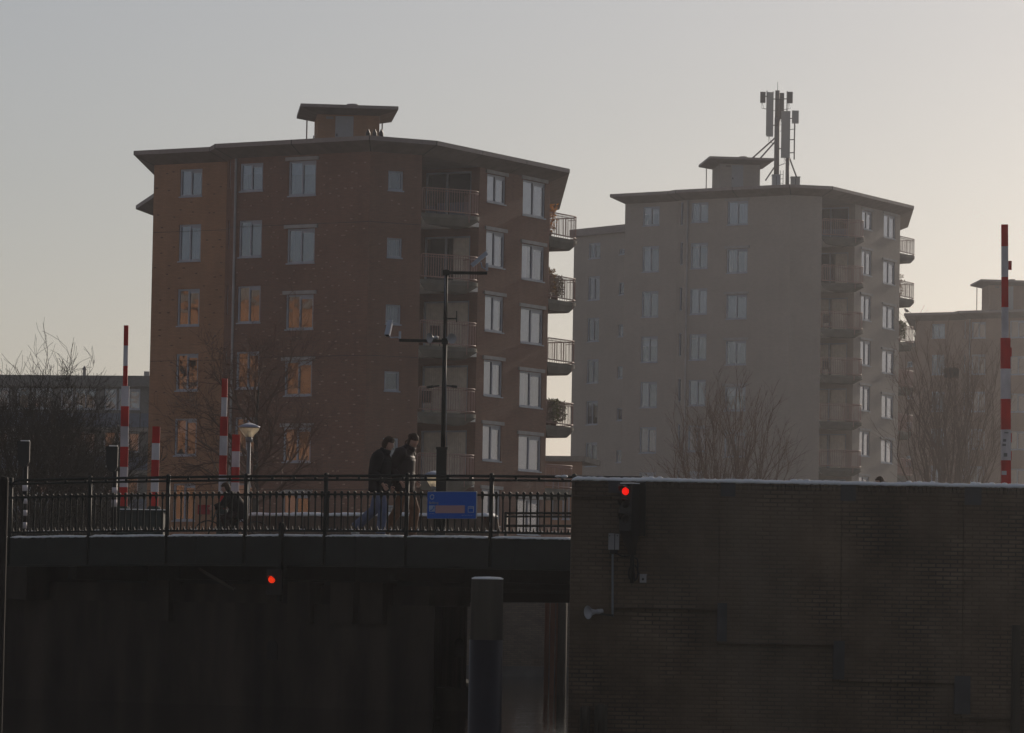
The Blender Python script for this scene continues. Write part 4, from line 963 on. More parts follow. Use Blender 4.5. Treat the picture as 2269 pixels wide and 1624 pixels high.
# ------------------------------------------------------------------ barriers, traffic lights, lamps, mast on the deck
def boom(label, xt, yt, xb, yb, bounds, Y, w0, w1, step=None, zb=DZ, stickers=False):
    """striped boom standing upright: bounds are the picture heights where the colour changes, red first"""
    p0 = at(xb, yb, Y); p1 = at(xt, yt, Y); ax = (p1 - p0)
    t = thing('barrier_boom', (p0.x, Y, zb), label, 'barrier', 'raised red and white barrier booms'); px = FPX / Y
    def X(y): k = (y - yt) / (yb - yt); return at(xt + (xb - xt) * k, y, Y)
    ys = bounds
    for i, (ya, yb_) in enumerate(zip(ys, ys[1:])):
        mb = MB().use('barrier_red' if i % 2 == 0 else 'barrier_white'); segs = [(ya, yb_)]
        for (u, v) in segs:
            wd = (w0 if (step is None or (u + v) / 2 < step) else w1) / px; q0, q1 = X(v), X(u)
            mb.bar(q0, q1, wd, wd * .72, up=V((0, 1, 0)))
            if step is not None and (u + v) / 2 >= step: mb.bar(q0 + V((wd * .52, -.02, 0)), q1 + V((wd * .52, -.02, 0)), wd * .14, wd * .3, up=V((0, 1, 0)))
        mb.build('red_stripe' if i % 2 == 0 else 'white_stripe', t)
    m = MB().use('cabinet_green'); q = X(yb); m.box((q.x - .10, Y - .10, zb - .05), (q.x + .10, Y + .12, q.z + .03)); m.tube([(q.x - .13, Y, q.z - .03), (q.x + .13, Y, q.z - .03)], .05, 10); m.build('pivot', t)
    if stickers:
        m = MB().use('sticker'); k = .021
        for (sx, sy, sw_, sh_) in ((2229, 959, 9, 3), (2225, 976, 7, 6), (2224, 986, 8, 5), (2227, 1008, 8, 8)):
            q = at(sx, sy, Y); m.cbox((q.x, Y - w1 / px * .36 - .006, q.z), (sw_ / px, .004, sh_ / px))
        m.use('barrier_white'); q = at(2224, 1048, Y); m.cbox((q.x, Y - w1 / px * .36 - .006, q.z), (11 / px, .004, 9 / px))
        m.use('barrier_red')
        for yy in (588, 780, 970, 1010): q = at(2238, yy, Y); m.cbox((q.x, Y, q.z), (7 / px, .05, 20 / px))
        m.build('sticker', t)
    return t
st = lambda a, d, n: [a + d * k for k in range(n)]
boom('tall red and white boom beside the hooded signal, left of all others', 279.8, 721, 272.5, 1125, st(721, 44.8, 10), 86, 10, 16, 850)
boom('short thick boom right of the tallest left boom', 346, 945, 341, 1125, [945, 982, 1019, 1056, 1090, 1125], 84.5, 14.5, 15.5, 900)
boom('tall red and white boom just left of the street lamp', 498.3, 838.6, 491, 1131, [838.6, 880.6, 923, 966, 1009, 1052, 1094, 1131], 91, 12.5, 15.5, 920)
boom('short boom between the lamp post and the tall boom', 523, 963, 519, 1131, [963, 1000, 1035, 1069, 1100, 1131], 91.5, 15, 16, 980)
boom('large raised boom behind the brick wall at far right', 2226, 497.5, 2228.5, 1160, [497.5, 546, 614, 681, 749, 817, 884, 952, 1020, 1088, 1160], 78, 14.5, 19.5, 740, stickers=True)
def cab(x0, x1, y0, Y, lb):
    a, c = at(x0, 1150, Y).x, at(x1, 1150, Y).x; z1 = at(x0, y0, Y).z; m = MB().use('cabinet_green'); m.box((a, Y, DZ - .05), (c, Y + .6, z1 - .04)); m.box((a - .04, Y - .04, z1 - .04), (c + .04, Y + .64, z1)); m.box((a + .06, Y - .012, DZ + .05), ((a + c) / 2 - .02, Y, z1 - .1)); m.box(((a + c) / 2 + .02, Y - .012, DZ + .05), (c - .06, Y, z1 - .1))
    m.use('snow'); m.box((a - .03, Y - .03, z1), (c + .03, Y + .6, z1 + .018)); tag(m.build('barrier_cabinet', None, origin=V(((a + c) / 2, Y, DZ))), lb, 'cabinet')
cab(268, 362, 1129, 83.6, 'dark green cabinet at the foot of the two left booms')
def tlight(x0, x1, y0, y1, xp, whites, Y, lb):
    a, c = at(x0, y0, Y).x, at(x1, y0, Y).x; z1, z0 = at(x0, y0, Y).z, at(x0, y1, Y).z; px = at(xp, 1090, Y).x
    t = thing('traffic_light', (px, Y, DZ), lb, 'traffic light', 'traffic lights seen from behind'); m = MB().use('black_plastic'); mid = (a + c) / 2; h = z1 - z0
    prof = [(a, z1), (c, z1), (c, z0 + h * .22), (c - .06, z0 + .02), (mid, z0), (a + .05, z0 + .06), (a + .01, z0 + h * .3)]
    f = [V((x, Y - .06, z)) for x, z in prof]; g = [V((x + .0, Y + .08, z)) for x, z in prof]; k = len(prof); m.face(f[::-1]); m.face(g)
    for i in range(k): m.face([f[i], f[(i + 1) % k], g[(i + 1) % k], g[i]])
    for j in range(3):
        z = z1 - h * (.18 + .28 * j); vs = []
        for i in range(9): an = pi * i / 8; vs += [V((mid + .1 * cos(an), Y + .08, z + .1 * sin(an) - .02)), V((mid - .06 + .1 * cos(an), Y + .3, z + .1 * sin(an) - .02))]
        m.idx(vs, [(2 * i, 2 * i + 2, 2 * i + 3, 2 * i + 1) for i in range(8)], True)
    m.build('signal_head', t)
    m = MB().use('snow'); m.box((a + .06, Y - .05, z1), (c - .01, Y + .08, z1 + .02)); m.build('snow', t)
    m = MB().use('black_plastic'); r = .052; m.tube([(px, Y, DZ - .1), (px, Y, z0 + .03)], r, 10)
    m.use('barrier_white')
    for ya, yb in whites: m.tube([(px, Y, at(xp, yb, Y).z), (px, Y, at(xp, ya, Y).z)], r + .004, 10)
    m.build('striped_pole', t)
tlight(39.5, 66.4, 977.5, 1035.8, 55.3, [(1075, 1088), (1102, 1116), (1130, 1143), (1157, 1171)], 83, 'black traffic light from behind on a striped pole, leftmost')
tlight(235.5, 261.7, 988.8, 1047, 254, [(1080, 1094), (1107, 1123)], 85, 'black traffic light from behind, next to the tall left boom')
def lamp(x, yt, ye, yb, hw, Y, zb, lb):
    px = FPX / Y; c = at(x, ye, Y); zt = at(x, yt, Y).z; z0 = at(x, yb, Y).z; r = hw / px
    t = thing('street_lamp', (c.x, Y, zb), lb, 'street lamp', 'conical street lamps'); m = MB().use('lamp_cap'); m.lathe([(r, c.z), (r * 1.02, c.z + .02), (r * .75, c.z + (zt - c.z) * .55), (r * .3, zt - .02), (.0, zt)], (c.x, Y, 0), 24)
    m.use('snow'); m.lathe([(r * .72, c.z + (zt - c.z) * .62), (r * .3, zt + .0), (0, zt + .02)], (c.x, Y, 0), 16); m.build('lamp_cap', t)
    m = MB().use('lamp_cone'); m.lathe([(r * .97, c.z - .004), (r * .92, c.z - (c.z - z0) * .25), (r * .42, z0 + .03), (r * .36, z0)], (c.x, Y, 0), 28); m.build('lamp_shade', t)
    m = MB().use('grey_pole'); m.tube([(c.x, Y, zb - .1), (c.x, Y, z0)], [.05, .042], 10); m.tube([(c.x, Y, z0 - .02), (c.x, Y, z0 + .12)], .05, 10); m.lathe([(.05, z0 - .12), (.075, z0 - .1), (.075, z0 - .02), (.05, z0)], (c.x, Y, 0), 10); m.build('pole', t)
lamp(552.3, 938, 947, 968.3, 24, 92.3, DZ, 'street lamp with glowing cone shade in front of the bare tree')
lamp(962, 1044, 1053, 1078, 22, 134, GZ, 'second cone street lamp farther back, half hidden by the camera mast')

YC = 79.5
cm = at(979, 1100, YC); mastc = thing('camera_mast', (cm.x, YC, DZ), 'dark green camera mast with two arms and horn speakers, right of the walkers', 'camera mast')
cz_ = lambda x, y: at(x, y, YC); X0 = cz_(979.5, 800).x
def cp(x, y, dy=0): q = cz_(x, y); return V((q.x, YC + dy, q.z))
zbx = cz_(978, 995).z
m = MB().use('mast_dark'); xb0, xb1 = cz_(966.5, 1050).x, cz_(989.6, 1050).x; xc = (xb0 + xb1) / 2; m.box((xb0, YC - .1, DZ - .05), (xb1, YC + .1, zbx)); m.box((xb0 - .012, YC - .11, zbx), (xb1 + .012, YC + .11, zbx + .035)); m.build('base_box', mastc)
pole_x = xc + .02
m = MB().use('mast_dark'); zt = cz_(981, 600).z; m.tube([(pole_x, YC, zbx), (pole_x, YC, cz_(981, 760).z)], .042, 12); m.tube([(pole_x, YC, cz_(981, 760).z), (pole_x, YC, zt)], .034, 12); m.ell((pole_x, YC, zt), (.045, .045, .03), 8); m.build('pole', mastc)
for xa, xb, y in ((982, 1079.6, 604), (884.5, 978, 756)):
    m = MB().use('mast_dark'); z = cz_(981, y).z; a = pole_x; c = cz_(xb if xa > 981 else xa, y).x; m.bar((a, YC, z), (c, YC, z + .005), .05, .055); m.box((a - .06, YC - .06, z - .05), (a + .06, YC + .06, z + .05)); m.build('arm', mastc)
def ccam(c, ax, L, w, h, post):
    ax = V(ax).normalized(); m = MB().use('camera_white'); m.bar(c - ax * L / 2, c + ax * L / 2, w, h); m.bar(c - ax * L * .55 + V((0, 0, h * .5)), c + ax * L * .56 + V((0, 0, h * .5)), w * 1.18, .012)
    m.use('black_plastic'); m.bar(c - ax * (L / 2 + .004), c - ax * L * .47, w * .75, h * .75)
    m.use('camera_white'); m.tube(post, .014, 6); q = post[-1]; m.box((q.x - .022, q.y - .03, q.z - .02), (q.x + .022, q.y + .03, q.z + .12)); m.build('camera', mastc)
a = cp(1046, 588); c = cp(1078, 561); ccam((a + c) / 2, (c - a), 0.38, .085, .078, [(a + c) / 2 + V((.03, 0, -.05)), cp(1068, 592), cp(1076, 596), cp(1079, 597)])
a = cp(858, 745); c = cp(864, 714); ccam((a + c) / 2, (c - a) + V((0, .12, 0)), .27, .09, .085, [(a + c) / 2 + V((.0, 0, -.12)), cp(866, 748), cp(880, 747), cp(886, 748)])
horn(mastc, cp(953, 750, -.12), (-.75, -.6, -.1), .095, .15); horn(mastc, cp(1001, 751, -.14), (.45, -.85, -.05), .095, .15)
for (xa, xb, y0_, y1_) in ((945.5, 974, 858.5, 855), (989, 1013, 855, 857.5)):
    m = MB().use('black_plastic'); m.bar(cp(xa, y0_, -.05), cp(xb, y1_, -.05), .12, .025); m.bar(cp(xa if xa < 981 else xb, y0_ if xa < 981 else y1_, -.05), cp((xa + xb) / 2, (y0_ + y1_) / 2, -.05), .15, .04); m.build('floodlight', mastc)
m = MB().use('mast_dark'); m.bar(cp(982, 706), cp(1012, 706), .02, .025); m.tube([cp(1012, 689), cp(1012, 714)], .012, 6); m.build('aerial', mastc)
m = MB().use('camera_white'); m.tube([cp(986, 604, -.03), cp(989.5, 990, -.02)], .006, 5); m.build('cable', mastc)

# ------------------------------------------------------------------ people
def skin_mesh(name, verts, edges, matn, sub=1, root=None):
    names = list(verts); me = bpy.data.meshes.new(name); me.from_pydata([verts[k][0] for k in names], [(names.index(a), names.index(b)) for a, b in edges], [])
    o = bpy.data.objects.new(name, me); COL.objects.link(o); md = o.modifiers.new('s', 'SKIN'); md.use_smooth_shade = True; md.branch_smoothing = .6
    sd = me.skin_vertices[0].data
    for i, k in enumerate(names):
        r = verts[k][1]; sd[i].radius = r if isinstance(r, tuple) else (r, r); sd[i].use_root = (k == (root or names[0]))
    sb = o.modifiers.new('u', 'SUBSURF'); sb.levels = sub; sb.render_levels = sub
    dg = bpy.context.evaluated_depsgraph_get(); dg.update(); r = bpy.data.meshes.new_from_object(o.evaluated_get(dg)); bpy.data.objects.remove(o); bpy.data.meshes.remove(me)
    r.materials.clear(); r.materials.append(MATS[matn]); r.polygons.foreach_set('use_smooth', [True] * len(r.polygons)); r.name = name; return r
def head_mb(c, turn, tilt, sc=1.0):
    """head with nose, lips, chin, eyes and ears; faces +x when turn = 0"""
    M = (Matrix.Rotation(turn, 3, 'Z') @ Matrix.Rotation(tilt, 3, 'Y')) * sc; m = MB().use('skin'); c = V(c)
    vs = []; fs = []; n = 16; k = 12
    for i in range(k + 1):
        th = pi * i / k; z = .122 * cos(th)
        for j in range(n):
            a = 2 * pi * j / n; rx = .098 * sin(th); ry = .077 * sin(th)
            if z < -.02: f = 1 - .32 * ((-z - .02) / .1); rx *= f if cos(a) < 0 else (1 - .12 * ((-z - .02) / .1)); ry *= f
            x, y = rx * cos(a), ry * sin(a)
            if cos(a) > .85 and -.10 < z < -.075: x += .012
            if cos(a) > .9 and -.06 < z < -.04: x += .008
            if cos(a) > .8 and .0 < z < .03: x -= .006
            vs.append(c + M @ V((x, y, z)))
    for i in range(k):
        for j in range(n): fs.append((i * n + j, (i + 1) * n + j, (i + 1) * n + (j + 1) % n, i * n + (j + 1) % n))
    m.idx(vs, fs, True)
    m.idx([c + M @ V(p) for p in ((.094, 0, .022), (.128, 0, -.03), (.095, .018, -.036), (.095, -.018, -.036))], [(0, 1, 2), (0, 3, 1), (1, 3, 2)], True)
    for s_ in (-1, 1): m.ell(c + M @ V((-.005, .08 * s_, -.005)), (.022, .012, .034), 8, M)
    m.use('dark_void')
    for s_ in (-1, 1): m.ell(c + M @ V((.085, .031 * s_, .012)), (.008, .013, .007), 6, M)
    m.use('sign_pink'); m.ell(c + M @ V((.091, 0, -.062)), (.008, .024, .007), 6, M); return m
def hair_mb(c, turn, tilt, style):
    M = Matrix.Rotation(turn, 3, 'Z') @ Matrix.Rotation(tilt, 3, 'Y'); m = MB().use('hair_brown'); c = V(c); r = random.Random(3); n = 22; k = 10; vs = []; fs = []
    for i in range(k + 1):
        for j in range(n):
            a = 2 * pi * j / n; low = RD(72) if cos(a) > .35 else RD(125); th = low * i / k; q = 1 + .10 * r.random()
            vs.append(c + M @ V((.108 * sin(th) * cos(a) * q - .004, .089 * sin(th) * sin(a) * q, .13 * cos(th) * q + .004)))
    for i in range(k):
        for j in range(n): fs.append((i * n + j, (i + 1) * n + j, (i + 1) * n + (j + 1) % n, i * n + (j + 1) % n))
    m.idx(vs, fs, True)
    if style == 'bun':
        m.ell(c + M @ V((-.125, 0, .045)), (.05, .05, .05), 10)
        for _ in range(14): a = r.uniform(-1, 1); m.tube([c + M @ V((-.1, a * .05, .0)), c + M @ V((-.15, a * .07, -.05)), c + M @ V((-.15, a * .08, -.13))], [.006, .005, .002], 4)
    else:
        for _ in range(30): a = r.uniform(0, 2 * pi); e = r.uniform(.2, 1.1); p = V((.1 * sin(e) * cos(a), .085 * sin(e) * sin(a), .125 * cos(e))); m.tube([c + M @ p, c + M @ (p * 1.12 + V((.01, .01, 0))), c + M @ (p * 1.16 + V((.02, .0, -.015)))], [.008, .006, .002], 4)
    return m
def hand_chain(verts, edges, wname, wr, d, side, pre, curl=.5):
    """palm, five bent fingers and a thumb at the side; d = forearm direction, side = towards the thumb"""
    d = V(d).normalized(); side = V(side) - d * V(side).dot(d); side.normalize(); pal = d.cross(side)
    verts[pre + 'p'] = (tuple(V(wr) + d * .05), (.026, .017)); edges.append((wname, pre + 'p'))
    for i, (o, L) in enumerate(((.030, .075), (.010, .083), (-.010, .078), (-.030, .06))):
        b = V(wr) + d * .09 + side * o; k = b + d * L * .5 + pal * L * .18 * curl; t = k + d * L * .28 + pal * L * .42 * curl
        for nm, p, r in (('b', b, .0095), ('k', k, .0088), ('t', t, .007)): verts[f'{pre}{i}{nm}'] = (tuple(p), r)
        edges += [(pre + 'p', f'{pre}{i}b'), (f'{pre}{i}b', f'{pre}{i}k'), (f'{pre}{i}k', f'{pre}{i}t')]
    b = V(wr) + d * .04 + side * .032; k = b + d * .03 + side * .025 + pal * .01; t = k + d * .032 + pal * .012
    for nm, p, r in (('b', b, .012), ('k', k, .010), ('t', t, .008)): verts[f'{pre}T{nm}'] = (tuple(p), r)
    edges += [(pre + 'p', pre + 'Tb'), (pre + 'Tb', pre + 'Tk'), (pre + 'Tk', pre + 'Tt')]
def person(loc, rz, J, label, jacket, trousers, shoes, hair, turn, tilt, scale=1.0, group=None, shadows=None):
    """J holds the joints in local metres, facing +x; returns the thing"""
    g = thing('person', loc, label, 'person', group, rz=rz); g.scale = (scale,) * 3
    v = {'pel': (J['pel'], (.13, .15)), 'sp': (J['sp'], (.12, .14)), 'ch': (J['ch'], (.13, .17)), 'nk': (J['nk'], .058), 'hd': (tuple(V(J['nk']).lerp(V(J['hd']), .6)), .055)}
    e = [('pel', 'sp'), ('sp', 'ch'), ('ch', 'nk'), ('nk', 'hd')]
    for s_ in 'lr':
        for k, r in (('sh', .068), ('el', .045), ('wr', .03)): v[s_ + k] = (J[s_ + k], r)
        e += [('ch', s_ + 'sh'), (s_ + 'sh', s_ + 'el'), (s_ + 'el', s_ + 'wr')]
        for k, r in (('hip', .09), ('kn', .06), ('an', .042)): v[s_ + k] = (J[s_ + k], r)
        v[s_ + 'toe'] = (J[s_ + 'toe'], .03); e += [('pel', s_ + 'hip'), (s_ + 'hip', s_ + 'kn'), (s_ + 'kn', s_ + 'an'), (s_ + 'an', s_ + 'toe')]
        hand_chain(v, e, s_ + 'wr', J[s_ + 'wr'], V(J[s_ + 'wr']) - V(J[s_ + 'el']), J.get('thumb', (1, 0, .2)), s_ + 'h', J.get('curl', .6))
    me = skin_mesh('body', v, e, 'skin', 1, 'pel')
    hm = head_mb(J['hd'], turn, tilt); h2 = hm.mesh('head'); bm = bmesh.new(); bm.from_mesh(me); nf = len(bm.faces); bm.from_mesh(h2); bm.faces.ensure_lookup_table()
    out = bpy.data.meshes.new('body'); bm.to_mesh(out); bm.free(); out.materials.clear()
    for nme in ['skin'] + hm.names[1:]: out.materials.append(MATS[nme])
    out.polygons.foreach_set('use_smooth', [True] * len(out.polygons)); sub('body', out, g)
    hair_mb(J['hd'], turn, tilt, hair).build('hair', g)
    # jacket: quilted body lofted from hem to collar, with sleeves
    def loft(mb, cs, rs_, n=20, quilt=0):
        rings = []
        for i, (c, (rx, ry)) in enumerate(zip(cs, rs_)):
            c = V(c); d = (V(cs[min(i + 1, len(cs) - 1)]) - V(cs[max(i - 1, 0)])).normalized(); f = V((1, 0, 0)) - d * d.x; f.normalize(); l = d.cross(f)
            rings.append([c + f * (rx * cos(2 * pi * j / n)) + l * (ry * sin(2 * pi * j / n)) for j in range(n)])
        k = len(rings); mb.idx([q for r in rings for q in r], [(i * n + j, i * n + (j + 1) % n, (i + 1) * n + (j + 1) % n, (i + 1) * n + j) for i in range(k - 1) for j in range(n)] + [tuple(range(n - 1, -1, -1)), tuple((k - 1) * n + j for j in range(n))], True)
    def curve(keys, m_):
        out = []
        for (c0, r0), (c1, r1) in zip(keys, keys[1:]):
            for i in range(m_): q = i / m_; out.append((V(c0).lerp(V(c1), q), (r0[0] + (r1[0] - r0[0]) * q, r0[1] + (r1[1] - r0[1]) * q)))
        out.append((V(keys[-1][0]), keys[-1][1])); return out
    qa = .012 if J.get('quilt') else .004; rr_ = random.Random(2)
    def puff(pts, pitch):
        acc = 0; out = []; prev = None
        for c, r in pts:
            acc += (c - prev).length if prev else 0; prev = c; b = qa * abs(sin(acc * pi / pitch)); out.append((c, (r[0] + b, r[1] + b)))
        return out
    hem = V(J['pel']) + V((-.01, 0, -.16)); jm = MB().use(jacket)
    body = curve([(hem, (.185, .215)), (V(J['pel']), (.19, .215)), (V(J['sp']) + V((-.01, 0, 0)), (.19, .22)), (V(J['ch']) + V((-.02, 0, 0)), (.18, .225)), (V(J['ch']).lerp(V(J['nk']), .5) + V((-.02, 0, 0)), (.145, .20)), (V(J['ch']).lerp(V(J['nk']), .82) + V((-.015, 0, 0)), (.105, .12)), (V(J['nk']) + V((0, 0, .015)), (.085, .09))], 5)
    body = puff(body, .115); loft(jm, [c for c, r in body], [r for c, r in body])
    for s_ in 'lr':
        sl_ = puff(curve([(V(J[s_ + 'sh']).lerp(V(J['ch']), .25), (.09, .09)), (V(J[s_ + 'sh']), (.108, .108)), (V(J[s_ + 'sh']).lerp(V(J[s_ + 'el']), .5), (.094, .094)), (V(J[s_ + 'el']), (.084, .084)), (V(J[s_ + 'wr']), (.062, .062))], 4), .115)
        jm.tube([c for c, r in sl_], [r[0] for c, r in sl_], 14); jm.ell(J[s_ + 'sh'], (.105, .10, .10), 12)
    jm.build('jacket', g)
    ax = (V(J['nk']) - V(J['ch'])).normalized(); cb = MB().use(jacket); cb.lathe([(.085, -.05), (.100, .0), (.098, .05), (.082, .062), (.070, .0)], V(J['nk']), 16, ax)
    if J.get('hood'): cb.ell(V(J['nk']) + V((-.085, 0, -.02)), (.085, .13, .075), 12)
    cb.build('collar', g)
    tm = MB().use(trousers); cs = curve([(V(J['pel']) + V((0, 0, .06)), (.12, .16)), (V(J['pel']) + V((0, 0, -.03)), (.14, .175)), (V(J['pel']) + V((0, 0, -.12)), (.125, .17))], 3); loft(tm, [c for c, r in cs], [r for c, r in cs])
    for s_ in 'lr':
        cs = curve([(V(J[s_ + 'hip']), (.105, .10)), (V(J[s_ + 'hip']).lerp(V(J[s_ + 'kn']), .5), (.098, .095)), (V(J[s_ + 'kn']), (.082, .08)), (V(J[s_ + 'kn']).lerp(V(J[s_ + 'an']), .6), (.08, .078)), (V(J[s_ + 'an']), (.082, .08))], 4)
        tm.tube([c for c, r in cs], [r[0] + .006 * rr_.random() for c, r in cs], 14)
    tm.build('trousers', g)
    for s_ in 'lr':
        a, t = V(J[s_ + 'an']), V(J[s_ + 'toe']); d = (t - a); hl = a - V((d.x, d.y, 0)).normalized() * .05 + V((0, 0, min(0, t.z - a.z) + .005)); hl.z = a.z - .055 if abs(t.z - a.z) < .12 else hl.z
        sv = {'a': (tuple(a), .05), 'm': (tuple((a + t) / 2 + V((0, 0, -.012))), (.045, .045)), 't': (tuple(t), (.035, .045)), 'h': (tuple(hl), .042)}
        sub('shoe', skin_mesh('shoe', sv, [('a', 'm'), ('m', 't'), ('a', 'h')], shoes, 1, 'a'), g)
    return g
walk1 = dict(hood=True, pel=(0, 0, .95), sp=(.0, 0, 1.12), ch=(.03, 0, 1.36), nk=(.08, 0, 1.50), hd=(.14, 0, 1.635), lsh=(.02, .19, 1.42), rsh=(.02, -.19, 1.42), lel=(-.05, .26, 1.13), rel=(-.03, -.27, 1.13), lwr=(.10, .24, .93), rwr=(.12, -.25, .95),
    lhip=(.0, .10, .90), rhip=(.0, -.10, .90), rkn=(.10, -.10, .50), ran=(.06, -.10, .085), rtoe=(.20, -.10, .03), lkn=(-.12, .09, .50), lan=(-.46, .09, .20), ltoe=(-.40, .09, .05))
walk2 = dict(pel=(0, 0, .97), sp=(.0, 0, 1.14), ch=(.03, 0, 1.40), nk=(.10, 0, 1.54), hd=(.17, 0, 1.665), lsh=(.02, .20, 1.46), rsh=(.02, -.20, 1.46), lel=(-.10, .29, 1.18), rel=(-.12, -.29, 1.18), lwr=(.10, .27, 1.0), rwr=(.06, -.30, .98), quilt=True, hood=True,
    lhip=(.0, .10, .92), rhip=(.0, -.10, .92), rkn=(-.05, -.10, .50), ran=(-.28, -.10, .13), rtoe=(-.17, -.10, .03), lkn=(.18, .10, .51), lan=(.12, .10, .085), ltoe=(.27, .10, .03))
ha = atan2(BD.y, BD.x)
s1_ = s_px(841, 1100, 1.7); s2_ = s_px(893, 1100, 2.3)
person(br(s1_, 1.7, -.035), ha + RD(16), walk1, 'walker in plain black jacket and pale blue jeans, left of the pair on the bridge', 'jacket_black', 'denim_pale', 'shoe_white', 'short', RD(-14), RD(14), 1.055)
person(br(s2_, 2.3, -.035), ha + RD(12), walk2, 'walker in brown quilted jacket and tan trousers, right of the pair on the bridge', 'jacket_brown', 'trouser_tan', 'shoe_dark', 'bun', RD(-42), RD(22), 1.085)
# rider and bicycle, heading left
YR = 89.4
q0 = at(520, 1150, YR); rz = pi + RD(4)
ride = dict(pel=(-.12, 0, .88), sp=(-.03, 0, 1.02), ch=(.10, 0, 1.20), nk=(.17, 0, 1.31), hd=(.22, 0, 1.42), lsh=(.12, .18, 1.24), rsh=(.12, -.18, 1.24), lel=(.28, .25, 1.04), rel=(.28, -.25, 1.04), lwr=(.46, .24, .98), rwr=(.46, -.24, .98), curl=1.0,
    lhip=(-.10, .10, .86), rhip=(-.10, -.10, .86), lkn=(.26, .10, .74), lan=(.10, .11, .38), ltoe=(.22, .11, .32), rkn=(.20, -.10, .52), ran=(.02, -.11, .16), rtoe=(.15, -.11, .10))
person((q0.x, YR, DZ - .035), rz, ride, 'cyclist in dark clothes with sunlit hair, riding left behind the railing', 'jacket_black', 'jacket_brown', 'shoe_dark', 'short', RD(10), RD(10), .93)
bk = thing('bicycle', (q0.x, YR, DZ - .035), 'dark bicycle with red front basket, ridden left behind the railing', 'bicycle', rz=rz); bk.scale = (.93,) * 3
for nm, x in (('front_wheel', .60), ('rear_wheel', -.50)):
    m = MB().use('bike_black'); pts = [(x + .33 * cos(a), 0, .345 + .33 * sin(a)) for a in [2 * pi * k / 24 for k in range(25)]]; m.tube(pts, .017, 6, False)
    for k in range(10): a = 2 * pi * k / 10; m.tube([(x, 0, .345), (x + .32 * cos(a), 0, .345 + .32 * sin(a))], .003, 3, False)
    m.tube([(x, -.04, .345), (x, .04, .345)], .02, 6); m.build(nm, bk)
m = MB().use('bike_black')
for a, c in (((-.5, 0, .345), (.0, 0, .30)), ((.0, 0, .30), (-.13, 0, .78)), ((-.13, 0, .70), (.42, 0, .84)), ((.0, 0, .30), (.43, 0, .80)), ((.60, 0, .345), (.42, 0, .92)), ((-.5, 0, .345), (-.13, 0, .72))): m.tube([a, c], .018, 6)
m.build('frame', bk); m = MB().use('bike_black'); m.tube([(.42, 0, .92), (.46, 0, .97)], .015, 6); m.tube([(.40, .26, .985), (.50, .20, .98), (.50, -.20, .98), (.40, -.26, .985)], .014, 6); m.build('handlebar', bk)
m = MB().use('bike_black'); m.ell((-.16, 0, .80), (.13, .08, .035), 10); m.build('saddle', bk)
m = MB().use('basket_red'); m.box((.58, -.18, .82), (.84, .18, .86)); 
for a in (-.18, .18): m.box((.58, a - .008, .82), (.84, a + .008, 1.03))
for a in (.58, .84): m.box((a - .008, -.18, .82), (a + .008, .18, 1.03))
m.build('basket', bk); m = MB().use('gold_reflector'); m.lathe([(.0, .02), (.045, .015), (.045, 0)], (.78, 0, .62), 10, V((1, 0, 0))); m.build('headlamp', bk)
m = MB().use('bike_black'); m.tube([(0, -.08, .30), (0, .08, .30)], .03, 8); m.bar((0, .09, .30), (.10, .1, .345), .02, .02); m.bar((0, -.09, .30), (.02, -.1, .15), .02, .02); m.build('crank', bk)
# someone behind the brick wall: only the top of the head shows
qh = at(1962, 1060, 92.); hp_ = dict(walk1); person((qh.x, 92., qh.z - 1.735), RD(200), hp_, 'person behind the brick wall, only the top of the head showing', 'jacket_black', 'denim_pale', 'shoe_dark', 'short', 0, 0, 1.0)

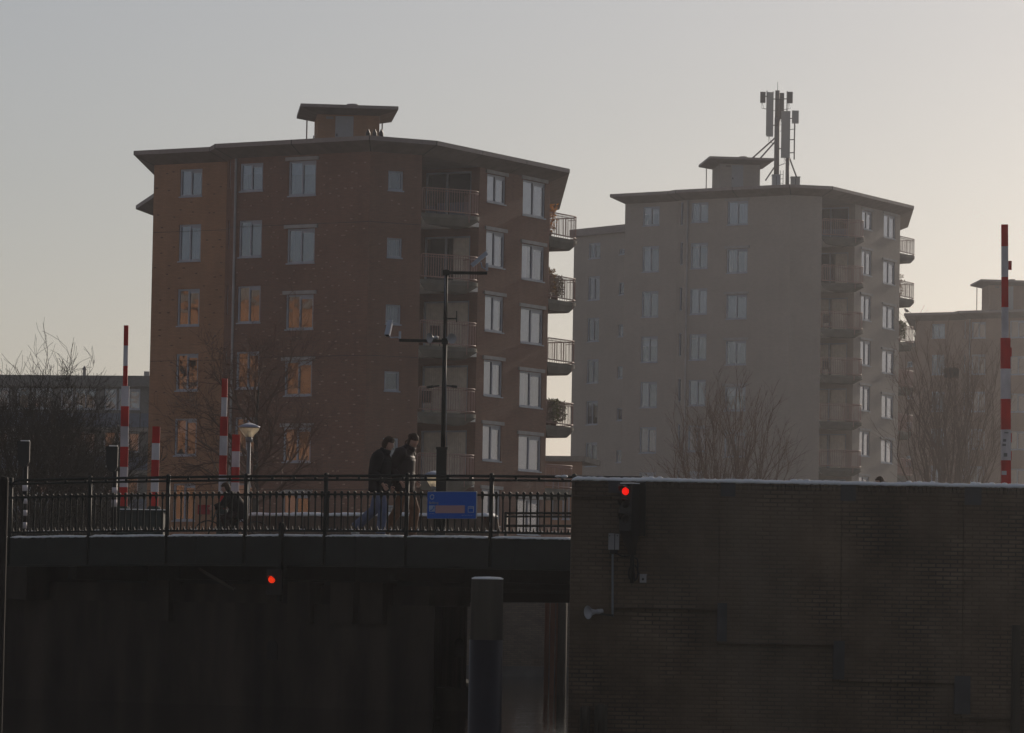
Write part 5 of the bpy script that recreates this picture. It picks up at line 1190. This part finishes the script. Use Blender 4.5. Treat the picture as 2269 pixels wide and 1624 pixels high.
# ------------------------------------------------------------------ trees
def tree(seed, base, height, spread, label, style, trunk_r=.16, levels=4, nmain=9, twigs=5, mt='twig', group=None, fork=.3, name='bare_tree'):
    tw = .0085 if style == 'vase' else .0055
    R_ = random.Random(seed); t = thing(name, base, label, 'tree', group); B0 = V(base); tr = MB().use('bark'); cr = MB().use(mt)
    def rv(): return V((R_.gauss(0, 1), R_.gauss(0, 1), R_.gauss(0, 1)))
    def grow(p, d, L, r, lev, up):
        n = 5 if lev < 2 else 4 if lev < 4 else 3; pts = [p.copy()]; rr = [r]; q = p.copy(); d = d.copy()
        for i in range(n):
            d = (d + rv() * (.13 if lev < 3 else .2) + V((0, 0, up)) * .16).normalized(); q = q + d * (L / n); pts.append(q.copy()); rr.append(max(tw, r * (1 - .6 * (i + 1) / n)))
        (cr).tube(pts, rr, 6 if lev < 2 else 4 if lev < 3 else 3, False)
        if lev >= levels: return
        k = twigs + (R_.random() < .5)
        for j in range(k):
            f = R_.uniform(.25, 1.0); i = min(n - 1, int(f * n)); o = pts[i].lerp(pts[i + 1], f * n - i); dd = (pts[i + 1] - pts[i]).normalized(); s_ = rv(); s_ = (s_ - dd * s_.dot(dd)).normalized()
            a = R_.uniform(.4, .9) if style != 'vase' else R_.uniform(.25, .55)
            grow(o, (dd * cos(a) + s_ * sin(a)).normalized(), L * R_.uniform(.45, .7), max(.005, rr[i] * .55), lev + 1, up * (1 if style != 'droop' else (.3 if lev < 2 else -1.2)))
    th = height * fork; pts = [B0 + V((0, 0, -.1)), B0 + V((.02, 0, th * .5)), B0 + V((.05, .03, th)), B0 + V((.02, 0, height * .62)), B0 + V((.08, 0, height * .85))]
    tr.tube(pts, [trunk_r * 1.15, trunk_r, trunk_r * .8, trunk_r * .4, trunk_r * .12], 10); tr.build('trunk', t)
    for i in range(nmain):
        f = (i + R_.random()) / nmain; z = th + (height * .75 - th) * f ** 1.1; a = 2.4 * i + R_.uniform(-.4, .4); el = {'vase': RD(62), 'round': RD(35), 'droop': RD(28), 'bush': RD(40)}[style] + RD(25) * f
        reach = spread / 2 * (1 - .35 * f) / max(.45, cos(el)) * (.62 if style == 'vase' else .66)
        if style == 'vase': reach = min(reach, (height - z) * .95) * R_.uniform(.75, 1.05)
        d = V((cos(a) * cos(el), sin(a) * cos(el), sin(el))); grow(B0 + V((.03, 0, z)), d, reach, trunk_r * (.5 - .25 * f), 1, .7 if style in ('vase', 'bush') else .15)
    if style == 'vase':
        for k in range(5): grow(B0 + V((0, 0, th + (height - th) * .15 * k)), (V((0, 0, 1)) + rv() * .12).normalized(), (height - th) * (.62 - .05 * k), trunk_r * .35, 1, .8)
    cr.build('crown', t); return t
def gp(x, y, Y, z=GZ): q = at(x, y, Y); return V((q.x, Y, z))
tree(1, gp(70, 1000, 131), 2.9, 6.0, 'big dense bare tree at the left edge in front of the low grey block', 'bush', .16, 4, 22, 6, fork=.10)
tree(14, gp(205, 1000, 134), 3.0, 4.2, 'lower bare bushy tree between the big left tree and the tall boom', 'bush', .12, 4, 16, 6, fork=.08)
tree(2, gp(566, 950, 133), 7.1, 6.4, 'bare tree with arching branches in front of the nearest block, behind the lamp', 'droop', .15, 4, 15, 5, 'twig_brown', fork=.28)
def fan_tree(seed, base, height, spread, label, nstem, ntwig, trunk_r=.16, low=.05, group='bare upright trees before the far blocks', flat=.55):
    """many long ascending stems whose tips lie on a dome, each with fine side twigs"""
    R_ = random.Random(seed); t = thing('bare_tree', base, label, 'tree', group); B0 = V(base); tr = MB().use('bark'); cr = MB().use('twig_brown')
    th = height * .14; tr.tube([B0 + V((0, 0, -.1)), B0 + V((.02, 0, th * .6)), B0 + V((0, 0, th * 1.3)), B0 + V((.05, 0, height * .4))], [trunk_r * 1.2, trunk_r, trunk_r * .75, trunk_r * .3], 10); tr.build('trunk', t)
    def wob(p, q, sag, n, r0, r1):
        d = q - p; o = V((R_.gauss(0, 1), R_.gauss(0, 1), R_.gauss(0, .4))) * d.length * .035; pts = []
        for i in range(n + 1):
            k = i / n; pts.append(p + d * k + o * sin(k * pi * 1.3) + V((d.x, d.y, 0)) * (-sag * sin(pi * k)) * .5 + V((R_.gauss(0, 1), R_.gauss(0, 1), 0)) * d.length * .008)
        cr.tube(pts, [r0 + (r1 - r0) * (i / n) for i in range(n + 1)], 5 if r0 > .03 else 3, False); return pts
    for i in range(nstem):
        a = 2.39996 * i + R_.uniform(-.3, .3); k = sqrt((i + .5) / nstem) * R_.uniform(.8, 1.08); rr = spread / 2 * k
        z = height * (1 - flat * k ** 3) * R_.uniform(.84, 1.03); z = max(z, height * .3); s0 = B0 + V((0, 0, th * R_.uniform(.5, 1.9) + height * .18 * (1 - k) * R_.random()))
        tip = B0 + V((rr * cos(a), rr * sin(a), z)); st = wob(s0, tip, -.38, 8, trunk_r * R_.uniform(.22, .36), .010)
        for j in range(ntwig):
            f = R_.uniform(.22, .97); q = f * 8; ii = min(7, int(q)); o = st[ii].lerp(st[ii + 1], q - ii); d = (st[ii + 1] - st[ii]).normalized(); s_ = V((R_.gauss(0, 1), R_.gauss(0, 1), R_.gauss(0, .5))); s_ = (s_ - d * s_.dot(d)).normalized(); an = R_.uniform(.25, .6)
            L = height * R_.uniform(.10, .24) * (1.15 - .5 * f); tw = wob(o, o + (d * cos(an) + s_ * sin(an) + V((0, 0, .15))) * L, .15, 4, .014, .006)
            for _ in range(3):
                m_ = R_.choice((1, 2, 3)); d2 = (tw[m_ + 1] - tw[m_]).normalized(); s2 = V((R_.gauss(0, 1), R_.gauss(0, 1), R_.gauss(0, .5))); s2 = (s2 - d2 * s2.dot(d2)).normalized(); wob(tw[m_], tw[m_] + (d2 * .85 + s2 * .5) * L * R_.uniform(.3, .6), .1, 2, .008, .005)
    cr.build('crown', t); return t
fan_tree(3, gp(1608, 1000, 205), 10.5, 7.2, 'bare fan-shaped tree in front of the hazy middle block', 50, 10, .2, flat=.42)
fan_tree(4, gp(2102, 950, 225), 14.8, 6.6, 'tall bare upright tree holding a dark nest, in front of the farthest block', 44, 11, .24, flat=.30)
fan_tree(5, gp(1966, 1030, 208), 4.4, 2.6, 'small bare tree at the right foot of the middle block', 14, 7, .08)
fan_tree(6, gp(1492, 1040, 196), 4.6, 3.0, 'small bare tree left of the fan-shaped tree', 16, 7, .08)
fan_tree(8, gp(1730, 1040, 200), 4.6, 3.0, 'small bare tree right of the fan-shaped tree', 16, 7, .08)
# nest in the tall tree
q = at(2108, 826, 225); R_ = random.Random(8); m = MB().use('bark')
for _ in range(170): a, c = R_.uniform(0, 2 * pi), R_.uniform(-.5, .5); p = V((q.x, 225, q.z)) + V((.32 * cos(a), .32 * sin(a), c * .5)); d = V((-sin(a), cos(a), R_.uniform(-.4, .4))); m.tube([p - d * .25, p + V((R_.uniform(-.08, .08), 0, 0)), p + d * .25], .012, 3, False)
m.ell((q.x, 225, q.z), (.3, .3, .24), 10); tag(m.build('bird_nest', None, origin=V((q.x, 225, q.z))), 'dark round twig nest high in the tall upright tree', 'nest')
# hedge behind the left railing
R_ = random.Random(12); m = MB().use('hedge')
for _ in range(6000):
    q = gp(R_.uniform(-60, 340), 1000, R_.uniform(129.2, 131)); hgt = (1.5 + .4 * sin(q.x * 1.3) + .35 * R_.random()) * R_.random() ** .6; p = V((q.x, q.y, GZ + hgt)); d = V((R_.gauss(0, .5), R_.gauss(0, .5), R_.uniform(.2, 1))).normalized(); m.tube([p - d * .22, p + d * .1, p + d * .3 + V((R_.gauss(0, .06), 0, 0))], [.014, .01, .005], 3, False)
tag(m.build('hedge', None, origin=gp(140, 1000, 130)), 'dark leafless hedge behind the left part of the railing', 'hedge', kind='stuff')

# ------------------------------------------------------------------ balcony plants
def plant(c, r, h, mt, label, seed, leaves=260, pot=True):
    R_ = random.Random(seed); t = thing('potted_plant', c, label, 'plant', 'plants on the balconies'); c = V(c)
    m = MB().use('pot'); m.lathe([(.0, .002), (.13, .0), (.17, .26), (.15, .26), (0, .22)], c, 12); m.build('pot', t)
    m = MB().use(mt)
    for _ in range(leaves):
        a = R_.uniform(0, 2 * pi); rr = r * sqrt(R_.random()); p = c + V((rr * cos(a), rr * sin(a), .2 + (h - .2) * R_.random() ** .8)); d = V((R_.gauss(0, 1), R_.gauss(0, 1), R_.gauss(0, .8))).normalized(); e = d.orthogonal().normalized(); L = R_.uniform(.07, .17)
        m.face([p, p + d * L * .5 + e * L * .28, p + d * L, p + d * L * .5 - e * L * .28])
    for k in range(7): m.tube([c + V((0, 0, .2)), c + V((R_.gauss(0, r * .4), R_.gauss(0, r * .4), h * R_.uniform(.6, 1)))], .012, 4)
    m.build('foliage', t)
def bal_spot(g, corner, x, z_i, back=.55):
    P = g[corner]; return P
zf1 = g1['zf']; C1 = g1['C'].d; cd1 = V((g1['CD'].x, g1['CD'].y)); 
def spot(g, f, off, out=.0):
    d = g['C'].d; n = g['C'].n; q = v2(g['CD']) + d * off - n * out; return (q.x, q.y, g['zf'][f])
plant(spot(g1, 0, .35, .25), .36, 1.45, 'plant_orange', 'orange autumn plant on the top right balcony of the nearest block', 1, 420)
plant(spot(g1, 1, .45, .3), .35, 1.35, 'plant_dry', 'dry bushy plant filling the second right balcony of the nearest block', 2, 700)
plant(spot(g1, 1, 1.45, .5), .42, 1.1, 'plant_green', 'dark leafy plant at the outer end of the second right balcony, nearest block', 3, 800)
plant(spot(g1, 3, .75, .35), .55, 1.15, 'plant_green', 'dark hedge-like plant on the fourth right balcony of the nearest block', 4, 1300)
plant(spot(g1, 3, 1.75, .6), .55, 1.1, 'plant_green', 'dark screen plant at the outer end of the fourth right balcony', 5, 1300)
plant(spot(g2, 1, .5, .3), .35, 1.5, 'plant_dry', 'pale plant on the second right balcony of the hazy middle block', 6, 260)
plant(spot(g2, 2, .6, .3), .5, 1.35, 'plant_green', 'overgrown plant on the third right balcony of the hazy middle block', 7, 1200)
# chair and table on loggias
def chair(c, label, seed):
    m = MB().use('near_black'); c = V(c); m.box((c.x - .22, c.y - .22, c.z + .43), (c.x + .22, c.y + .22, c.z + .47)); m.box((c.x - .22, c.y + .19, c.z + .47), (c.x + .22, c.y + .22, c.z + .95))
    for a in (-.2, .2):
        for e in (-.2, .2): m.box((c.x + a - .015, c.y + e - .015, c.z), (c.x + a + .015, c.y + e + .015, c.z + .43))
    tag(m.build('balcony_chair', None, origin=c), label, 'chair', 'chairs on the balconies')
def lspot(g, f, along, inw): d = g['C'].d; n = g['C'].n; q = v2(g['BC']) + d * along - n * inw; return (q.x, q.y, g['zf'][f])
for f, al, iw, lb in ((0, 1.2, .2, 'dark chair on the top loggia of the nearest block'), (2, 1.5, .1, 'dark chair on the third loggia of the nearest block'), (3, .9, .1, 'dark chair on the fourth loggia of the nearest block')): chair(lspot(g1, f, al, iw), lb, f)
for f, al, iw, lb in ((2, 1.1, .1, 'dark chair on the third loggia of the middle block'), (3, 1.1, .1, 'dark chair on the fourth loggia of the middle block')): chair(lspot(g2, f, al, iw), lb, f)

# ------------------------------------------------------------------ haze
m = MB(); m.names = []
hz_m = bpy.data.materials.new('haze'); hz_m.use_nodes = True; n = hz_m.node_tree; n.nodes.clear(); o_ = n.nodes.new('ShaderNodeOutputMaterial'); pv = n.nodes.new('ShaderNodeVolumePrincipled')
pv.inputs['Color'].default_value = (.92, .92, .96, 1); pv.inputs['Density'].default_value = .00036; pv.inputs['Anisotropy'].default_value = .86
n.links.new(pv.outputs[0], o_.inputs['Volume']); MATS['haze'] = hz_m
m.use('haze'); m.box((-3000, -500, -2.5), (3000, 3900, 48)); tag(m.build('haze'), 'pale winter haze filling the air over the canal', 'haze', kind='stuff')
